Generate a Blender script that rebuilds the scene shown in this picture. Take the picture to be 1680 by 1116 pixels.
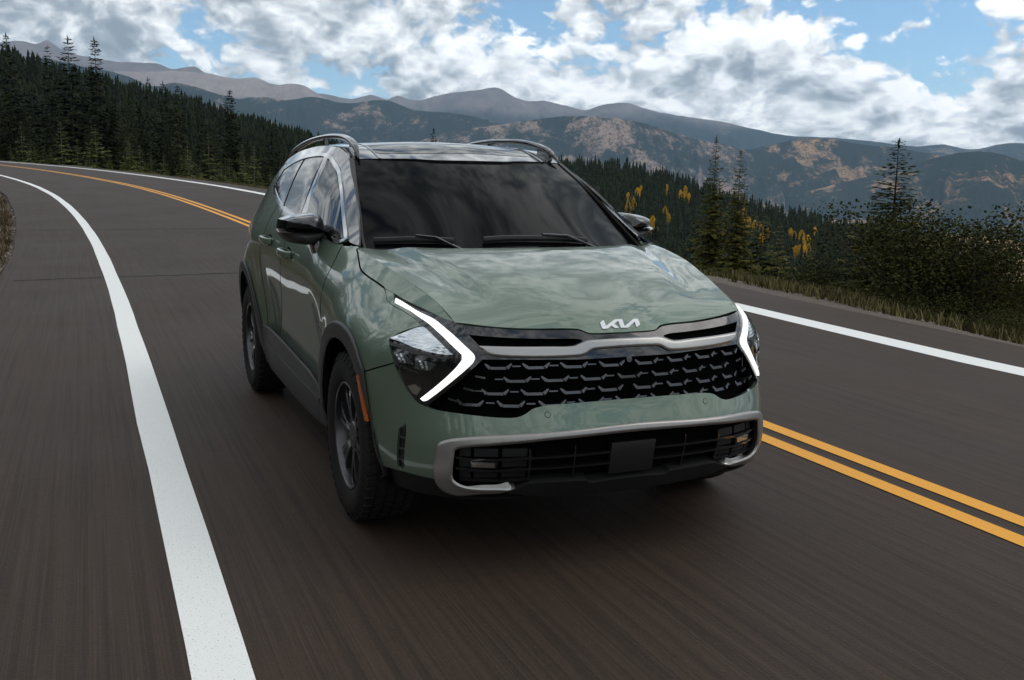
import bpy, bmesh, math, random
import numpy as np
from mathutils import Vector, Matrix
from mathutils.geometry import delaunay_2d_cdt

scene = bpy.context.scene
for _o in list(bpy.data.objects):
    bpy.data.objects.remove(_o)
col = scene.collection

# ---------------------------------------------------------------- camera
CAM = (4.140867, -1.896188, 1.496110)
YAW, PITCH, ROLL = 2.74082458, -0.164558054, 0.0164667278
_d = Vector((math.cos(YAW)*math.cos(PITCH), math.sin(YAW)*math.cos(PITCH), math.sin(PITCH)))
_r = _d.cross(Vector((0, 0, 1))).normalized(); _u = _r.cross(_d)
_rr = math.cos(ROLL)*_r + math.sin(ROLL)*_u; _uu = -math.sin(ROLL)*_r + math.cos(ROLL)*_u
cam_data = bpy.data.cameras.new('camera')
cam = bpy.data.objects.new('camera', cam_data); col.objects.link(cam)
cam.matrix_world = Matrix(((_rr.x, _uu.x, -_d.x, CAM[0]), (_rr.y, _uu.y, -_d.y, CAM[1]), (_rr.z, _uu.z, -_d.z, CAM[2]), (0, 0, 0, 1)))
cam_data.sensor_width = 36; cam_data.lens = 1639.035*36/1680
cam_data.clip_start = .05; cam_data.clip_end = 60000
scene.camera = cam

# ---------------------------------------------------------------- light
SUN_EL, SUN_AZ = math.radians(45), math.radians(72)      # azimuth of the sun, from +x towards +y
sun_dir = Vector((math.cos(SUN_AZ)*math.cos(SUN_EL), math.sin(SUN_AZ)*math.cos(SUN_EL), math.sin(SUN_EL)))
sd = bpy.data.lights.new('sun', 'SUN'); sun = bpy.data.objects.new('sun', sd); col.objects.link(sun)
sd.energy = .65; sd.angle = math.radians(38); sd.color = (1, .95, .88)
sun.rotation_euler = sun_dir.to_track_quat('Z', 'Y').to_euler()
scene.view_settings.view_transform = 'Standard'
scene.view_settings.look = 'None'
scene.view_settings.exposure = .27
scene.view_settings.gamma = 1
scene.view_settings.use_curve_mapping = False
scene.cycles.use_denoising = True; scene.cycles.use_adaptive_sampling = False
scene.cycles.max_bounces = 8
scene.cycles.volume_bounces = 0
scene.cycles.caustics_reflective = False; scene.cycles.caustics_refractive = False

world = bpy.data.worlds.new('World'); scene.world = world; world.use_nodes = True

class NT:
    """small helper to write node trees"""
    def __init__(s, tree): s.t = tree; s.n = tree.nodes; s.l = tree.links
    def add(s, typ, **kw):
        n = s.n.new(typ)
        for k, v in kw.items():
            if k == 'inputs':
                for i, val in v.items():
                    if isinstance(val, bpy.types.NodeSocket): s.l.new(val, n.inputs[i])
                    else: n.inputs[i].default_value = val
            else: setattr(n, k, v)
        return n
    def math(s, op, a, b=0., c=None, clamp=False):
        i = {0: a, 1: b}
        if c is not None: i[2] = c
        return s.add('ShaderNodeMath', operation=op, use_clamp=clamp, inputs=i).outputs[0]
    def vmath(s, op, a, b=(0, 0, 0)):
        n = s.add('ShaderNodeVectorMath', operation=op, inputs={0: a, 1: b})
        return n.outputs[1] if op in ('LENGTH', 'DOT_PRODUCT', 'DISTANCE') else n.outputs[0]
    def noise(s, vec, scale, detail=4., rough=.5, dist=0., typ='FBM', lac=2.):
        n = s.add('ShaderNodeTexNoise', inputs={'Scale': scale, 'Detail': detail, 'Roughness': rough, 'Distortion': dist, 'Lacunarity': lac})
        if vec is not None: s.l.new(vec, n.inputs['Vector'])
        return n.outputs[0]
    def ramp(s, fac, stops, interp='LINEAR'):
        n = s.add('ShaderNodeValToRGB', inputs={0: fac}); cr = n.color_ramp; cr.interpolation = interp
        while len(cr.elements) > 1: cr.elements.remove(cr.elements[-1])
        for k, (p, c) in enumerate(stops):
            e = cr.elements[0] if k == 0 else cr.elements.new(p)
            e.position = p; e.color = (c, c, c, 1) if isinstance(c, (int, float)) else (*c, 1)
        return n.outputs[0]
    def mix(s, fac, a, b, blend='MIX'):
        n = s.add('ShaderNodeMix', data_type='RGBA', blend_type=blend)
        for i, v in ((0, fac), (6, a), (7, b)):
            if isinstance(v, bpy.types.NodeSocket): s.l.new(v, n.inputs[i])
            else: n.inputs[i].default_value = (*v, 1) if isinstance(v, tuple) and len(v) == 3 else v
        return n.outputs[2]
    def smooth(s, x, a, b):
        n = s.add('ShaderNodeMapRange', interpolation_type='SMOOTHSTEP', inputs={0: x, 1: a, 2: b, 3: 0., 4: 1.})
        return n.outputs[0]

def build_sky():
    w = NT(world.node_tree); w.n.clear()
    out = w.add('ShaderNodeOutputWorld'); bg = w.add('ShaderNodeBackground')
    sky = w.add('ShaderNodeTexSky', sky_type='NISHITA', sun_disc=False, sun_elevation=SUN_EL, sun_rotation=math.pi/2-SUN_AZ,
                altitude=2500, air_density=1.0, dust_density=.6, ozone_density=1.5)
    d = w.add('ShaderNodeTexCoord').outputs['Generated']
    z = w.add('ShaderNodeSeparateXYZ', inputs={0: d}).outputs[2]
    # heaped clouds: noise over the sky dome, flattened in height
    dz = w.math('DIVIDE', w.math('MULTIPLY', z, 18.), w.math('ADD', 1., w.math('MULTIPLY', w.math('ABSOLUTE', z), 2.4)))
    sxy = w.add('ShaderNodeSeparateXYZ', inputs={0: d})
    q = w.add('ShaderNodeCombineXYZ', inputs={0: w.math('MULTIPLY', sxy.outputs[0], 6.6), 1: w.math('MULTIPLY', sxy.outputs[1], 6.6), 2: dz}).outputs[0]
    q = w.vmath('ADD', q, SKY_OFF)
    warp = w.add('ShaderNodeTexNoise', inputs={'Vector': q, 'Scale': 1.1, 'Detail': 3., 'Roughness': .5}).outputs[1]
    q = w.vmath('ADD', q, w.vmath('MULTIPLY', w.vmath('SUBTRACT', warp, (.5, .5, .5)), (.55, .55, .35)))
    up = (sun_dir.x*.10, sun_dir.y*.10, .20)
    def dens(v):
        a = w.noise(v, .50, 2., .5)
        b = w.noise(v, 1.5, 9., .56)
        r = w.noise(v, 2.3, 4., .5)
        bil = w.math('ABSOLUTE', w.math('SUBTRACT', w.math('MULTIPLY', r, 2.), 1.))          # puffs with creases between
        r2 = w.noise(v, 5.1, 4., .5)
        bil2 = w.math('ABSOLUTE', w.math('SUBTRACT', w.math('MULTIPLY', r2, 2.), 1.))
        s_ = w.math('ADD', w.math('MULTIPLY', a, .60), w.math('MULTIPLY', b, .55))
        return w.math('ADD', s_, w.math('ADD', w.math('MULTIPLY', bil, .30), w.math('MULTIPLY', bil2, .14)))
    n0 = dens(q); n1 = dens(w.vmath('ADD', q, up))
    # fewer clouds where the picture's right shows blue, and overhead
    hole = w.smooth(w.vmath('DOT_PRODUCT', d, BLUE_DIR), .990, .9998)
    cover = w.math('SUBTRACT', n0, w.math('MULTIPLY', hole, .075))
    cover = w.math('ADD', cover, w.math('MULTIPLY', w.math('SUBTRACT', 1., w.smooth(z, .02, .16)), .05))
    mask = w.smooth(cover, .515, .575)
    rim = w.smooth(cover, .56, .80)
    lit = w.math('ADD', .57, w.math('MULTIPLY', w.math('SUBTRACT', n0, n1), 3.8), clamp=True)
    lit = w.math('SUBTRACT', lit, w.math('MULTIPLY', rim, .20), clamp=True)
    fine = w.noise(q, 6.5, 6., .62, .3)
    lit = w.math('ADD', lit, w.math('MULTIPLY', w.math('SUBTRACT', fine, .5), .35), clamp=True)
    cl = w.ramp(lit, [(0., (.27, .31, .345)), (.26, (.39, .435, .47)), (.48, (.68, .72, .745)), (.74, (1.06, 1.085, 1.09)), (1., (1.34, 1.33, 1.31))])
    skyc = w.vmath('MULTIPLY', sky.outputs[0], (.11, .125, .125))
    c = w.mix(mask, skyc, cl)
    c = w.mix(w.smooth(z, -.12, -.02), (.10, .11, .11), c)          # below the horizon: the land's own light
    w.l.new(c, bg.inputs[0]); bg.inputs[1].default_value = 1.0
    w.l.new(bg.outputs[0], out.inputs[0])
SKY_OFF = (3.1, 1.7, .4)
BLUE_DIR = (math.cos(math.radians(137))*math.cos(math.radians(8.5)), math.sin(math.radians(137))*math.cos(math.radians(8.5)), math.sin(math.radians(8.5)))
build_sky()

def rgb(h):
    v = [int(h[i:i+2], 16)/255 for i in (0, 2, 4)]
    return tuple(x/12.92 if x < .04045 else ((x+.055)/1.055)**2.4 for x in v)

MATS = {}
def pbr(name, color, rough=.5, metal=0., coat=0., spec=.5, emit=None, estr=0., ior=None, coat_rough=.03):
    m = bpy.data.materials.new(name); m.use_nodes = True; b = m.node_tree.nodes['Principled BSDF']
    b.inputs['Base Color'].default_value = (*color, 1); b.inputs['Roughness'].default_value = rough; b.inputs['Metallic'].default_value = metal
    b.inputs['Coat Weight'].default_value = coat; b.inputs['Coat Roughness'].default_value = coat_rough; b.inputs['Specular IOR Level'].default_value = spec
    if emit: b.inputs['Emission Color'].default_value = (*emit, 1); b.inputs['Emission Strength'].default_value = estr
    MATS[name] = m
    return m
def bsdf(m): return m.node_tree.nodes['Principled BSDF']

def link_mesh(name, me, mat, parent=None, kind=None, label=None, category=None, group=None):
    o = bpy.data.objects.new(name, me); col.objects.link(o)
    if mat is not None:
        for mm in (mat if isinstance(mat, (list, tuple)) else [mat]): me.materials.append(mm)
    if parent is not None: o.parent = parent
    tag(o, label, category, group, kind)
    return o
def tag(o, label=None, category=None, group=None, kind=None):
    if label: o['label'] = label
    if category: o['category'] = category
    if group: o['group'] = group
    if kind: o['kind'] = kind
    return o
def empty(name, loc=(0, 0, 0), label=None, category=None, group=None, parent=None):
    o = bpy.data.objects.new(name, None); col.objects.link(o); o.location = loc; o.empty_display_size = .2
    if parent is not None: o.parent = parent
    return tag(o, label, category, group)
def mesh_np(name, V, F, smooth=False):
    """mesh from numpy arrays; F is (n,3) or (n,4)"""
    me = bpy.data.meshes.new(name); V = np.asarray(V, np.float32); F = np.asarray(F, np.int32)
    k = F.shape[1]
    me.vertices.add(len(V)); me.vertices.foreach_set('co', V.ravel())
    me.loops.add(F.size); me.loops.foreach_set('vertex_index', F.ravel())
    me.polygons.add(len(F)); me.polygons.foreach_set('loop_start', np.arange(0, F.size, k, dtype=np.int32))
    if smooth: me.polygons.foreach_set('use_smooth', np.ones(len(F), bool))
    me.update(calc_edges=True); me.validate()
    return me
# ---------------------------------------------------------------- smooth surfaces of the car body
def bs_basis(x, x0, h, n):
    """cubic B-spline weights: rows of (len(x), n)"""
    x = np.asarray(x, float)
    u = (x - x0) / h
    i = np.clip(np.floor(u).astype(int), 0, n - 4)
    f = u - i
    w = np.stack([(1 - f)**3, 3*f**3 - 6*f**2 + 4, -3*f**3 + 3*f**2 + 3*f + 1, f**3], -1) / 6
    return i, w

class Field:
    """penalised tensor B-spline height field fitted to scattered measurements"""
    def __init__(s, a, b, ha, hb, data, lam=1e-4, ra=1.0, rb=1.0):
        s.a0, s.b0, s.ha, s.hb = a[0], b[0], ha, hb
        s.na = int(math.ceil((a[1]-a[0])/ha)) + 3; s.nb = int(math.ceil((b[1]-b[0])/hb)) + 3
        d = np.array(data, float); N = s.na*s.nb
        A = np.zeros((len(d), N))
        ia, wa = bs_basis(d[:, 0], s.a0, ha, s.na); ib, wb = bs_basis(d[:, 1], s.b0, hb, s.nb)
        r = np.arange(len(d))
        for p in range(4):
            for q in range(4):
                A[r, (ia+p)*s.nb + ib+q] += wa[:, p]*wb[:, q]
        w = d[:, 3] if d.shape[1] > 3 else np.ones(len(d))
        Da = np.diff(np.eye(s.na), 2, axis=0)/ha**2*ra; Db = np.diff(np.eye(s.nb), 2, axis=0)/hb**2*rb
        Ma = np.diff(np.eye(s.na), 1, axis=0)/ha*ra; Mb = np.diff(np.eye(s.nb), 1, axis=0)/hb*rb
        Ia, Ib = np.eye(s.na), np.eye(s.nb)
        P = np.kron(Da.T@Da, Ib) + np.kron(Ia, Db.T@Db) + 2*np.kron(Ma.T@Ma, Mb.T@Mb)
        P *= ha*hb*lam
        s.c = np.linalg.solve(A.T@(A*w[:, None]) + P + 1e-9*np.eye(N), A.T@(w*d[:, 2])).reshape(s.na, s.nb)
    def __call__(s, a, b):
        a = np.asarray(a, float); b = np.asarray(b, float)
        ia, wa = bs_basis(a, s.a0, s.ha, s.na); ib, wb = bs_basis(b, s.b0, s.hb, s.nb)
        out = np.zeros(np.broadcast(a, b).shape)
        for p in range(4):
            for q in range(4):
                out = out + s.c[ia+p, ib+q]*wa[..., p]*wb[..., q]
        return out

def sstep(x, a, b):
    t = np.clip((np.asarray(x, float)-a)/(b-a), 0, 1)
    return t*t*(3-2*t)

# plan curve round the body: t = arc length from the middle of the front along the right side
XF, XR, HW, RF, RR = .80, -3.78, .88, .50, .42
L1 = HW-RF; L2 = L1 + RF*math.pi/2; L3 = L2 + (XF-RF) - (XR+RR); L4 = L3 + RR*math.pi/2; L5 = L4 + HW-RR
def plan(t):
    t = np.asarray(t, float); sg = np.where(t < 0, -1., 1.); t = np.abs(t)
    a1 = np.clip((t-L1)/RF, 0, math.pi/2); a2 = np.clip((t-L3)/RR, 0, math.pi/2)
    x = np.where(t < L1, XF, np.where(t < L2, XF-RF+RF*np.cos(a1), np.where(t < L3, XF-RF-(t-L2), np.where(t < L4, XR+RR-RR*np.sin(a2), XR))))
    y = np.where(t < L1, t, np.where(t < L2, L1+RF*np.sin(a1), np.where(t < L3, HW, np.where(t < L4, HW-RR+RR*np.cos(a2), HW-RR-(t-L4)))))
    nx = np.where(t < L1, 1., np.where(t < L2, np.cos(a1), np.where(t < L3, 0., np.where(t < L4, -np.sin(a2), -1.))))
    ny = np.where(t < L1, 0., np.where(t < L2, np.sin(a1), np.where(t < L3, 1., np.where(t < L4, np.cos(a2), 0.))))
    return x, -y*sg, nx, -ny*sg
def plan_inv(x, y):
    """(t, d) of a point of the right half (y <= 0)"""
    Y = -y
    if x > XF-RF:
        if Y < L1: return Y, x-XF
        a = math.atan2(Y-L1, x-(XF-RF)); return L1+RF*a, math.hypot(Y-L1, x-(XF-RF))-RF
    if x < XR+RR:
        if Y < HW-RR: return L4+(HW-RR-Y), XR-x
        a = math.atan2(XR+RR-x, Y-(HW-RR)); return L3+RR*a, math.hypot(Y-(HW-RR), XR+RR-x)-RR
    return L2+(XF-RF-x), Y-HW

# hood crease, from the foot of the pillar to the front corner (x, y, z), right side
CREASE = [(-.42,-.783,1.160),(-.212,-.769,1.139),(-.043,-.753,1.115),(.097,-.733,1.091),(.214,-.71,1.065),(.325,-.688,1.04),(.431,-.668,1.012),(.528,-.654,.98),(.613,-.643,.946)]
PILLAR = [(-.42,-.783,1.160),(-.497,-.722,1.249),(-.653,-.695,1.345),(-.848,-.662,1.446),(-1.05,-.630,1.530),(-1.142,-.60,1.567)]
# measured points of the shell (x, y, z, weight); lower body, then flanks by section
SHELL = [(.850,0,.62,4),(.850,-.12,.62,4),(.836,-.35,.613,4),(.818,-.373,.638,4),(.80,-.458,.605,2),(.685,-.692,.623,2),(.617,-.767,.635,2),
 (.888,0,.48,2),(.868,-.35,.48,2),(.795,-.58,.49,2),(.898,0,.54,6),(.880,-.35,.54,6),(.788,-.57,.54,2),(.70,-.729,.503,3),(.692,-.738,.467,3),(.688,-.74,.405,2),(.697,-.723,.35,2),(.723,-.683,.319,2),(.787,-.583,.313,2),(.80,-.46,.329,1),(.865,0,.33,1),(.86,-.2,.33,1),
 (.80,0,.22,1),(.76,-.4,.22,1),(.62,-.72,.24,1),
 (.719,-.598,.82,3),(.673,-.625,.87,3),(.621,-.665,.92,3),(.654,-.709,.70,3),(.623,-.764,.65,3),(.69,-.654,.757,3),
 (.81,-.19,.82,3),(.79,-.136,.873,2),(.825,0,.82,1),(.80,0,.873,1),(.75,-.45,.83,1),(.78,-.30,.83,1),(.845,0,.72,1),(.83,-.25,.72,1),(.775,-.5,.70,1),
 (.772,-.143,.90,2),(.75,-.185,.916,2),(.785,0,.895,2),(.70,-.40,.925,1),(.645,-.60,.94,1),
 (.467,-.852,.837,2),(.50,-.80,.89,1),(.52,-.84,.70,1),(.55,-.825,.55,1),(.55,-.83,.42,1),(.50,-.82,.26,1),
 (.40,-.885,.70,1),(.40,-.89,.55,1),(.40,-.875,.345,1),(.36,-.885,.82,1),(.34,-.82,.93,1)]
DOOR = [(.22,.85),(.30,.880),(.40,.900),(.50,.909),(.60,.914),(.72,.919),(.84,.925),(.93,.929),(1.0,.924),(1.07,.907)]
SECTIONS = [
 (.25, [(.25,.84),(.40,.885),(.6,.908),(.75,.912),(.85,.90),(.92,.86),(.98,.79)]),
 (0., [(.25,.86),(.40,.895),(.6,.910),(.75,.918),(.85,.918),(.93,.903),(1.0,.865),(1.06,.80)]),
 (-.3, [(.22,.85),(.40,.897),(.6,.910),(.75,.918),(.88,.925),(.97,.915),(1.05,.873),(1.11,.82)]),
 (-.6, DOOR + [(1.13,.86),(1.20,.79),(1.28,.735)]),
 (-1.0, DOOR + [(1.13,.875),(1.20,.835),(1.35,.757),(1.45,.70)]),
 (-1.5, DOOR + [(1.15,.875),(1.22,.842),(1.35,.782),(1.50,.71),(1.59,.655),(1.63,.61)]),
 (-2.0, DOOR + [(1.15,.880),(1.24,.842),(1.35,.785),(1.50,.71),(1.59,.655),(1.635,.605)]),
 (-2.4, [(.25,.86),(.4,.895),(.6,.912),(.75,.922),(.9,.932),(1.0,.93),(1.08,.908),(1.18,.862),(1.30,.80),(1.45,.73),(1.58,.655),(1.62,.605)]),
 (-2.755, [(.25,.86),(.4,.895),(.6,.912),(.75,.924),(.9,.934),(1.0,.925),(1.08,.898),(1.18,.845),(1.30,.785),(1.45,.715),(1.56,.65),(1.59,.605)]),
 (-3.15, [(.25,.84),(.4,.875),(.6,.895),(.75,.905),(.9,.905),(1.0,.89),(1.1,.845),(1.22,.78),(1.38,.70),(1.50,.65),(1.54,.61)])]
for (_xa, _sa), (_xb, _sb) in zip(SECTIONS[:-1], SECTIONS[1:]):
    _n = max(1, int(round((_xa-_xb)/.1)))
    for _k in range(_n+(_xb == -3.15)):
        _f = _k/_n; _za, _ya = np.array(_sa).T; _zb, _yb = np.array(_sb).T
        for _u in np.linspace(0, 1, 15):                      # same fraction of both sections' height
            _zz = (1-_f)*(_za[0]+(_za[-1]-_za[0])*_u)+_f*(_zb[0]+(_zb[-1]-_zb[0])*_u)
            _yy = (1-_f)*np.interp(_za[0]+(_za[-1]-_za[0])*_u, _za, _ya)+_f*np.interp(_zb[0]+(_zb[-1]-_zb[0])*_u, _zb, _yb)
            SHELL.append(((1-_f)*_xa+_f*_xb, -_yy, _zz, .4))
SHELL += [(-3.55,-.76,.4,1),(-3.60,-.75,.6,1),(-3.60,-.75,.9,1),(-3.55,-.74,1.05,1),(-3.48,-.70,1.2,1),(-3.36,-.64,1.4,1),(-3.25,-.60,1.5,1),
 (-3.72,-.45,.4,1),(-3.76,-.45,.6,1),(-3.74,-.45,.9,1),(-3.66,-.45,1.1,1),(-3.50,-.45,1.3,1),(-3.36,-.45,1.5,1),
 (-3.76,0,.4,1),(-3.80,0,.6,1),(-3.79,0,.9,1),(-3.72,0,1.1,1),(-3.56,0,1.3,1),(-3.40,0,1.5,1)]
def _shell_data():
    out = []
    for x, y, z, w in SHELL + [(p[0], p[1], p[2], 12) for p in CREASE[:]] + [(p[0], p[1], p[2], 6) for p in PILLAR[1:]]:
        t, d = plan_inv(x, y)
        out.append((t, z, d, w))
        if t < .9: out.append((-t, z, d, w))
        if t > L5-.7: out.append((2*L5-t, z, d, w))
    return out
SH = Field((-.48, L5+.3), (.12, 1.72), .12, .07, _shell_data(), 8e-4, 1.6, 1.)
def arch_bump(x, z):
    b = 0
    for xc in (0., -2.755):
        r = np.hypot(x-xc, (z-.375)*1.0)
        b = b + .016*sstep(r, .62, .47)*sstep(z, .30, .45)
    return b
def P(t, z, off=0.):
    """point of the body shell; off = distance proud of it, along the plan normal"""
    t = np.asarray(t, float); z = np.asarray(z, float)
    x, y, nx, ny = plan(t)
    d = SH(np.abs(t), z) + off
    X, Y_ = x+nx*d, y+ny*d
    side = sstep(np.abs(t), L1+.45, L1+.75)
    d = d + side*arch_bump(X, z)
    # scooped lower doors, under a crease that rises towards the rear
    h = np.clip((.945-.022*X-z)/.90, 0, 1)
    d = d - .054*np.sin(math.pi*h)*sstep(X, -.42, -.75)*sstep(X, -2.36, -2.05)*side
    return np.stack([x+nx*d, y+ny*d, z+0*t], -1)

def _sym(l): return l + [(a, -b, c, w) for a, b, c, w in l if b]
# hood z(x, y)
_h = [(x, y, z, 12) for x, y, z in CREASE]
_h += [(-.30,-.64,1.158,2),(-.21,-.468,1.158,2),(-.16,-.316,1.159,2),(-.12,0,1.160,2),(-.28,-.3,1.165,.5),(-.28,0,1.175,.5),
 (.1,0,1.128,1),(.1,-.4,1.118,1),(.1,-.6,1.100,1),(.3,0,1.088,1),(.3,-.4,1.074,1),(.3,-.58,1.055,1),(.5,0,1.032,1),(.5,-.35,1.018,1),(.5,-.53,1.000,1),
 (.64,0,.981,1),(.62,-.35,.968,1),(.61,-.5,.955,1),(.72,0,.940,2),(.745,-.088,.925,3),(.772,-.143,.897,2),(.75,-.185,.914,2),(.79,0,.893,2),(.70,-.38,.917,2),(.665,-.52,.928,2),
 (.90,0,.79,.5),(.88,-.3,.79,.5),(.80,-.6,.83,.5)]
HOOD = Field((-.55, .95), (-.95, .95), .10, .10, _sym(_h), 4e-4)
def Hs(x, y):
    y = np.abs(np.asarray(y, float)); x = np.asarray(x, float)
    yl = .60 - .20*(x+.2)/.9                                     # dome edge
    k = sstep(x, .58, .30)
    return HOOD(x, y) + .010*k*sstep(y, yl+.045, yl-.045) - .006*k*np.exp(-((y-yl-.06)/.05)**2)
# windshield z(x, y) and roof z(x, y)
_w = [(-.416,-.713,1.154,3),(-.552,-.69,1.248,3),(-.703,-.664,1.345,3),(-.884,-.633,1.448,3),(-1.11,-.595,1.558,3),
 (-.22,-.468,1.152,2),(-.17,-.316,1.152,2),(-.13,0,1.152,2),(-.95,0,1.568,2),(-.98,-.25,1.566,2),(-1.04,-.45,1.562,2),(-.55,0,1.375,1),(-.58,-.3,1.368,1),(-.64,-.5,1.35,1),(-.35,0,1.268,1),(-.75,0,1.475,1)] 
WIND = Field((-1.35, .05), (-.9, .9), .12, .12, _sym(_w), 6e-3)
_r = [(-1.142,-.60,1.567,6),(-1.303,-.60,1.613,4),(-1.532,-.60,1.633,4),(-1.847,-.60,1.642,4),(-2.196,-.60,1.634,4),(-2.586,-.60,1.61,4),(-3.0,-.60,1.55,2),(-3.25,-.60,1.50,1),
 (-1.11,-.595,1.559,4),(-.95,0,1.569,4),(-.98,-.25,1.567,4),(-1.04,-.45,1.563,4),(-1.15,0,1.622,1),(-1.35,0,1.655,1),(-1.7,0,1.672,1),(-2.1,0,1.672,1),(-2.6,0,1.645,1),(-3.0,0,1.60,1),(-3.4,0,1.52,1),
 (-1.35,-.35,1.640,1),(-1.7,-.35,1.66,1),(-2.1,-.35,1.66,1),(-2.6,-.35,1.635,1),(-3.4,-.5,1.50,1)]
ROOF = Field((-3.6, -.85), (-.75, .75), .15, .12, _sym(_r), 3e-4)
# ================================================================ the car
def smooth_poly(pts, step, corner=35., closed=True):
    """spline through traced points, kept sharp where the line turns hard"""
    p = [np.array(a, float) for a in pts]; n = len(p); out = []
    def turn(i):
        if not closed and (i == 0 or i == n-1): return True
        a, b, c = p[i-1], p[i], p[(i+1) % n]; u, v = b-a, c-b
        cs = np.dot(u, v)/(np.linalg.norm(u)*np.linalg.norm(v)+1e-12)
        return math.degrees(math.acos(max(-1, min(1, cs)))) > corner
    hard = [turn(i) for i in range(n)]
    for i in range(n if closed else n-1):
        b, c = p[i], p[(i+1) % n]
        a = b-(c-b) if hard[i] else p[i-1]; d = c+(c-b) if hard[(i+1) % n] else p[(i+2) % n]
        L = np.linalg.norm(c-b); k = max(1, int(math.ceil(L/step)))
        l0, l2 = np.linalg.norm(b-a), np.linalg.norm(d-c)
        m1 = (c-a)/(l0+L)*L if not hard[i] else (c-b); m2 = (d-b)/(L+l2)*L if not hard[(i+1) % n] else (c-b)
        for j in range(k):
            t = j/k; t2, t3 = t*t, t*t*t
            out.append((2*t3-3*t2+1)*b + (t3-2*t2+t)*m1 + (-2*t3+3*t2)*c + (t3-t2)*m2)
    if not closed: out.append(p[-1])
    return out
def in_poly(P_, poly):
    x, y = P_[:, 0], P_[:, 1]; ins = np.zeros(len(P_), bool); n = len(poly)
    for i in range(n):
        (x1, y1), (x2, y2) = poly[i], poly[(i+1) % n]
        c = (y1 > y) != (y2 > y)
        ins ^= c & (x < (x2-x1)*(y-y1)/((y2-y1) if y2 != y1 else 1e-12)+x1)
    return ins
def dist_poly(P_, poly):
    a = np.array(poly); b = np.roll(a, -1, 0); d = np.full(len(P_), 1e9)
    for p, q in zip(a, b):
        u = q-p; t = np.clip(((P_-p)@u)/(u@u+1e-12), 0, 1)
        d = np.minimum(d, np.linalg.norm(P_-(p+t[:, None]*u), axis=1))
    return d

class Geo:
    """triangles with exact normals, gathered into one mesh"""
    def __init__(s): s.V = []; s.F = []; s.N = []; s.M = []
    def add(s, V, F, N=None, m=0):
        o = len(s.V); s.V += [tuple(v) for v in V]
        for k, f in enumerate(F):
            s.F.append([o+i for i in f]); s.M.append(m)
            s.N.append([tuple(n) for n in N[k]] if N is not None else None)
        return s
    def merge(s, g, m=None):
        o = len(s.V); s.V += g.V; s.F += [[i+o for i in f] for f in g.F]; s.N += g.N; s.M += g.M if m is None else [m]*len(g.F)
        return s
    def mirror(s):
        g = Geo(); g.V = [(x, -y, z) for x, y, z in s.V]; g.F = [f[::-1] for f in s.F]
        g.N = [None if n is None else [(a, -b, c) for a, b, c in n[::-1]] for n in s.N]; g.M = s.M[:]
        return g
    def build(s, name, mat, parent=None, **kw):
        me = bpy.data.meshes.new(name); me.from_pydata(s.V, [], s.F)
        me.polygons.foreach_set('material_index', s.M); me.polygons.foreach_set('use_smooth', [True]*len(s.F))
        nl = []
        for p in me.polygons:
            n = s.N[p.index]
            if n is None: nl += [tuple(p.normal)]*p.loop_total
            else: nl += n
        me.normals_split_custom_set(nl)
        return link_mesh(name, me, mat, parent, **kw)

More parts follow.
